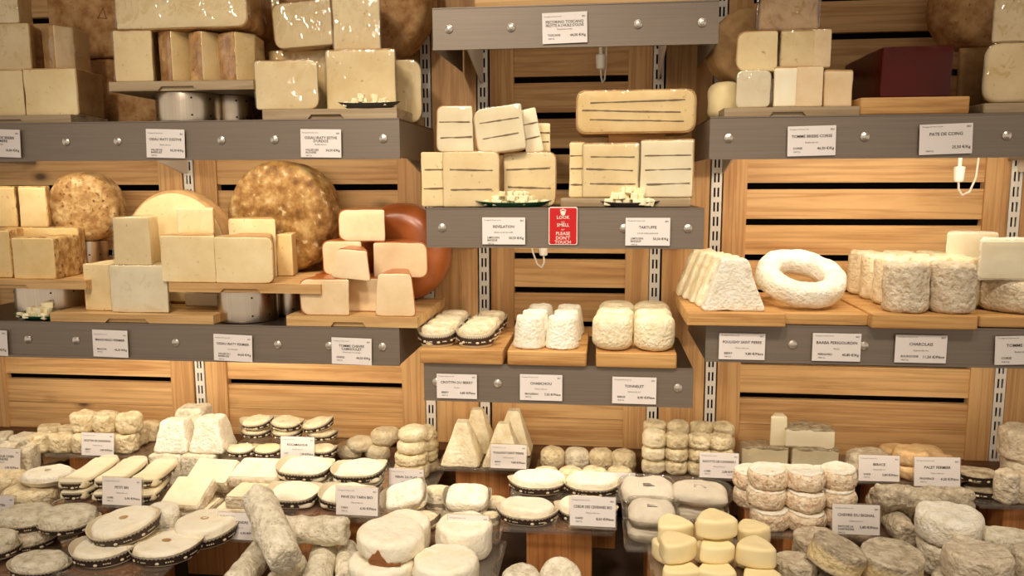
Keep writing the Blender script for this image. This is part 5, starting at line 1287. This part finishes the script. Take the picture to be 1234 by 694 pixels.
# speckled logs
t = T['logs']; zl = t['z']; GLS = 'speckled white logs'
R1_ = .0262
def P(px, y, z): return (xfor(px, y, z), y, z)
c_ = zl+R1_+.001
logd('speckled white log at the lower left of its pile, pointing to the viewer', P(282, Y3+.0, c_), P(318, Y3+.15, c_), R1_, 'bloom_g', group=GLS)
logd('speckled white log in the middle of the bottom layer, under the leaning one', P(330, Y3-.01, c_), P(356, Y3+.10, c_), R1_, 'bloom_g', group=GLS)
logd('speckled white log at the lower right of its pile, pointing to the viewer', P(378, Y3+.0, c_), P(392, Y3+.15, c_), R1_, 'bloom_g', group=GLS)
logd('speckled white log end at the right edge of the pile, lower layer', P(417, Y3+.05, c_), P(418, Y3+.17, c_), .02, 'bloom_g', group=GLS)
logc('speckled white log lying across the back of its pile', 300, 414, Y3+.10, zl+2*R1_+.004, 34, 'bloom_g', group=GLS)
logd('speckled white log leaning on top of the pile, the highest one', P(345, Y3-.01, zl+3*R1_+.008), P(310, Y3+.13, zl+5*R1_+.016), .0300, 'bloom_g', group=GLS)
# thick white rinded rounds
t = T['brie']; GBR = 'thick white rinded rounds'
bk_ = dict(kind='brie', amp=.003, freq=36, group=GBR, b=.010, bulge=.03, var=3)
e_1 = puck('white_round', 'thick white round at the lower left, under the one with the torn brown base', 460, 78, 34, t, 'brie', yf=Y3+.0, h=.042, **bk_)
e_2 = puck('white_round', 'thick white round at the bottom right front of its tray', 537, 78, 34, t, 'brie', yf=Y3-.005, h=.052, **bk_)
e_3 = puck('white_round', 'thick white round at the back right, before the half hidden price card', 559, 66, 34, t, 'brie', yf=Y3+.122, h=.064, **bk_)
e_4 = puck('white_round', 'thick white round hidden at the back behind the highest one', 486, 62, 34, t, 'brie', yf=Y3+.13, h=.06, **bk_)
z_ = e_1.top+.003; xx = xfor(470, Y3+.08, z_); rr_ = 39.5/sc(xx, Y3+.07, z_)
tw = thing('white_round', 'thick white round with a torn brown base, highest of its tray', 'cheese', (xx, Y3+.02+rr_, z_), (.05, .06, .4), GBR)
link('rind', solid(circle(rr_, 48), .042, .011, 1, .03, .003, 32, seed(), levels=5, sharp=60), M['brie'], tw)
vs = []; fs = []; nn = 22
for i in range(nn+1):
    a = -1.95+.95*i/nn; hgt_ = .004+.024*max(0, 1-abs(i-6)/7)+.004*random.random()
    for zz_, k in ((-.0015, .99), (hgt_*.5, 1.065), (hgt_, 1.06), (hgt_, 1.0)): vs.append((rr_*k*math.cos(a), rr_*k*math.sin(a), zz_))
for i in range(nn):
    for j in range(3): p = i*4+j; fs.append((p, p+4, p+5, p+1))
link('torn_base', mk(vs, fs, False), M['torn'], tw, (0, 0, 0), (0, 0, -.4))
# two speckled halves at the bottom centre
t = T['half']
puck('speckled_half', 'speckled white round at the bottom centre, left of the upright half', 628, 46, 30, t, 'bloom_g', yf=Y3+.005, h=.036, b=.012, amp=.003)
hx = xfor(676, Y3+.05, t['z']); me = solid(circle(.037, 40), .030, .010, 1, .02, .003, 40, seed(), levels=4, sharp=60); me.transform(Matrix.Rotation(-PI/2, 4, 'X'))
tag(link('speckled_half', me, M['bloom_g'], None, (hx, Y3+.03, t['z']+.034), (-.75, .35, -.25)), 'speckled white round propped on its edge at the bottom centre', 'cheese')
# butter yellow triangles
t = T['tri']; GY = 'butter yellow triangles'
def tric(label, cx, wpx, sup, yf, h, rz=0.0, asp=.95, dep=None):
    z = base_of(sup); x = xfor(cx, yf, z); w = wpx/sc(x, yf+.03, z); d = w*asp
    pts = [(-w/2, -d*.30), (0, -d*.46), (w/2, -d*.30), (w*.30, d*.22), (0, d*.5), (-w*.30, d*.22)]
    me = solid(rpoly(pts, .014, .008), h, .006, .97, .01, .0018, 25, seed(), levels=5)
    o = tag(link('cheese_triangle', me, M['yellow'], None, (x, yf+d*.46, z), (0, 0, rz)), label, 'cheese', GY)
    return rec(o, x, yf, z, h, w, d)
y_a = tric('butter yellow triangle in the bottom layer, left front', 821, 52, t, Y3-.005, .036, .1)
y_b = tric('butter yellow triangle in the bottom layer, middle front', 866, 52, t, Y3-.005, .037, -.1)
y_c = tric('butter yellow triangle in the bottom layer, right front', 919, 52, t, Y3-.005, .034, .15)
y_d = tric('butter yellow triangle in the bottom layer at the left back, beside the clear box', 806, 46, t, Y3+.085, .036, 1.2)
y_e = tric('butter yellow triangle in the bottom layer, middle back', 862, 50, t, Y3+.095, .036, 0)
y_f = tric('butter yellow triangle in the bottom layer, right back', 910, 50, t, Y3+.085, .036, .1)
y_g = tric('butter yellow triangle in the middle layer at the left, pointing to the viewer', 815, 52, y_a, Y3+.02, .036, .55)
y_h = tric('butter yellow triangle in the middle layer at the centre', 864, 48, y_b, Y3+.025, .030, .2)
y_i = tric('butter yellow triangle in the middle layer at the right', 914, 52, y_c, Y3+.02, .036, -.1)
tric('butter yellow triangle in the middle layer, back right behind the others', 908, 46, y_f, Y3+.095, .034, .3)
y_k = tric('butter yellow triangle in the middle layer, back left', 812, 50, y_d, Y3+.095, .034, .3)
y_l = tric('butter yellow triangle in the middle layer, back centre', 863, 50, y_e, Y3+.105, .034, -.2)
tric('butter yellow triangle lying highest in the centre of its pile', 864, 54, y_h.top+.004, Y3+.045, .034, .1)
# ash grey rounds
t = T['ashd']; GAS = 'tilted ash grey rounds'
ak = dict(kind='ash', amp=.003, freq=60, group=GAS, b=.004, bulge=.0, var=3)
h1_ = puck('ash_round', 'ash grey round at the bottom, under the tilted one', 1018, 66, 30, t, 'ash', yf=Y3-.012, h=.036, **ak)
h2_ = puck('ash_round', 'ash grey round at the bottom right of its tray', 1076, 64, 30, t, 'ash', yf=Y3-.005, h=.036, **ak)
puck('ash_round', 'ash grey round at the left end of its tray, partly hidden', 958, 46, 30, t, 'ash', yf=Y3+.03, h=.055, **ak)
h3_ = puck('ash_round', 'ash grey round behind the tilted one, standing lower', 984, 56, 40, t, 'ash', yf=Y3+.105, h=.065, **ak)
puck('ash_round', 'ash grey round tilted to the left on top of its pile', 1004, 66, 42, h1_.top+.014, 'ash_b', yf=Y3+.01, h=.042, tilt=(.16, .30), kind='ash2', amp=.0028, freq=40, group=GAS, b=.004, bulge=0)
puck('ash_round', 'ash grey round with a pale yellow band, on top at the right of its tray', 1074, 72, 44, h2_.top+.006, 'ash_b', yf=Y3+.005, h=.042, tilt=(.06, .08), kind='ash3', amp=.0028, freq=40, group=GAS, b=.004, bulge=0)
# plump wrinkled rounds
t = T['whit']; GWR = 'plump wrinkled rounds at the lower right'
wk = dict(kind='plump', amp=.004, freq=40, group=GWR, b=.009, bulge=.04, var=4)
i1 = puck('plump_round', 'plump wrinkled round under the whitest one, left of its tray', 1141, 64, 36, t, 'bloom_g', yf=Y3+.075, h=.055, **wk)
puck('plump_round', 'whitest plump round, highest at the left of its tray', 1144, 70, 36, i1, 'bloom', dy=.002, h=.052, kind='plump2', amp=.004, freq=40, group=GWR, b=.010, bulge=.04)
i2 = puck('plump_round', 'plump wrinkled round at the bottom front, cut off by the photo bottom', 1168, 76, 36, t, 'bloom_g', yf=Y3-.03, h=.036, **wk)
puck('plump_round', 'plump beige round at the front, on top of the lowest one at the right', 1177, 74, 40, i2, 'ash_l', dy=.004, h=.05, kind='plump3', amp=.004, freq=44, group=GWR, b=.006, bulge=.03)
i3 = puck('plump_round', 'square edged pale piece at the back right of the plump rounds', 1211, 62, 40, t, 'bloom_g', yf=Y3+.09, h=.075, kind='sq', amp=.003, b=.008, group=GWR, asp=.7)
puck('plump_round', 'plump beige round cut off by the right photo edge', 1254, 62, 48, t, 'ash_l', yf=Y3+.0, h=.08, **wk)

# ================================================================== light
w_ = bpy.data.worlds.new('world'); scene.world = w_; w_.use_nodes = True
bg = w_.node_tree.nodes['Background']; bg.inputs[0].default_value = (1.0, .84, .68, 1); bg.inputs[1].default_value = .58
def spot(name, loc, tgt, energy, size=70, col=(1.0, .87, .72), rad=.12, blend=.8):
    ld = bpy.data.lights.new(name, 'SPOT'); ld.energy = energy; ld.spot_size = math.radians(size); ld.spot_blend = blend; ld.color = col; ld.shadow_soft_size = rad
    o = bpy.data.objects.new(name, ld); COL.objects.link(o); o.location = loc
    o.rotation_euler = (Vector(tgt)-Vector(loc)).to_track_quat('-Z', 'Y').to_euler(); return o
spot('ceiling_spot', (-.75, -1.45, 2.75), (-.55, -.35, .95), 44, 64)
spot('ceiling_spot', (-.05, -1.45, 2.75), (-.05, -.4, .95), 54, 64)
spot('ceiling_spot', (.65, -1.45, 2.75), (.55, -.4, .95), 36, 64)
spot('ceiling_spot', (-.75, -2.4, 2.85), (-.55, -.2, 1.55), 56, 52)
vs_ = scene.view_settings
vs_.view_transform = 'Standard'; vs_.look = 'None'; vs_.gamma = 1.0; vs_.use_curve_mapping = False
vs_.exposure = 0.28
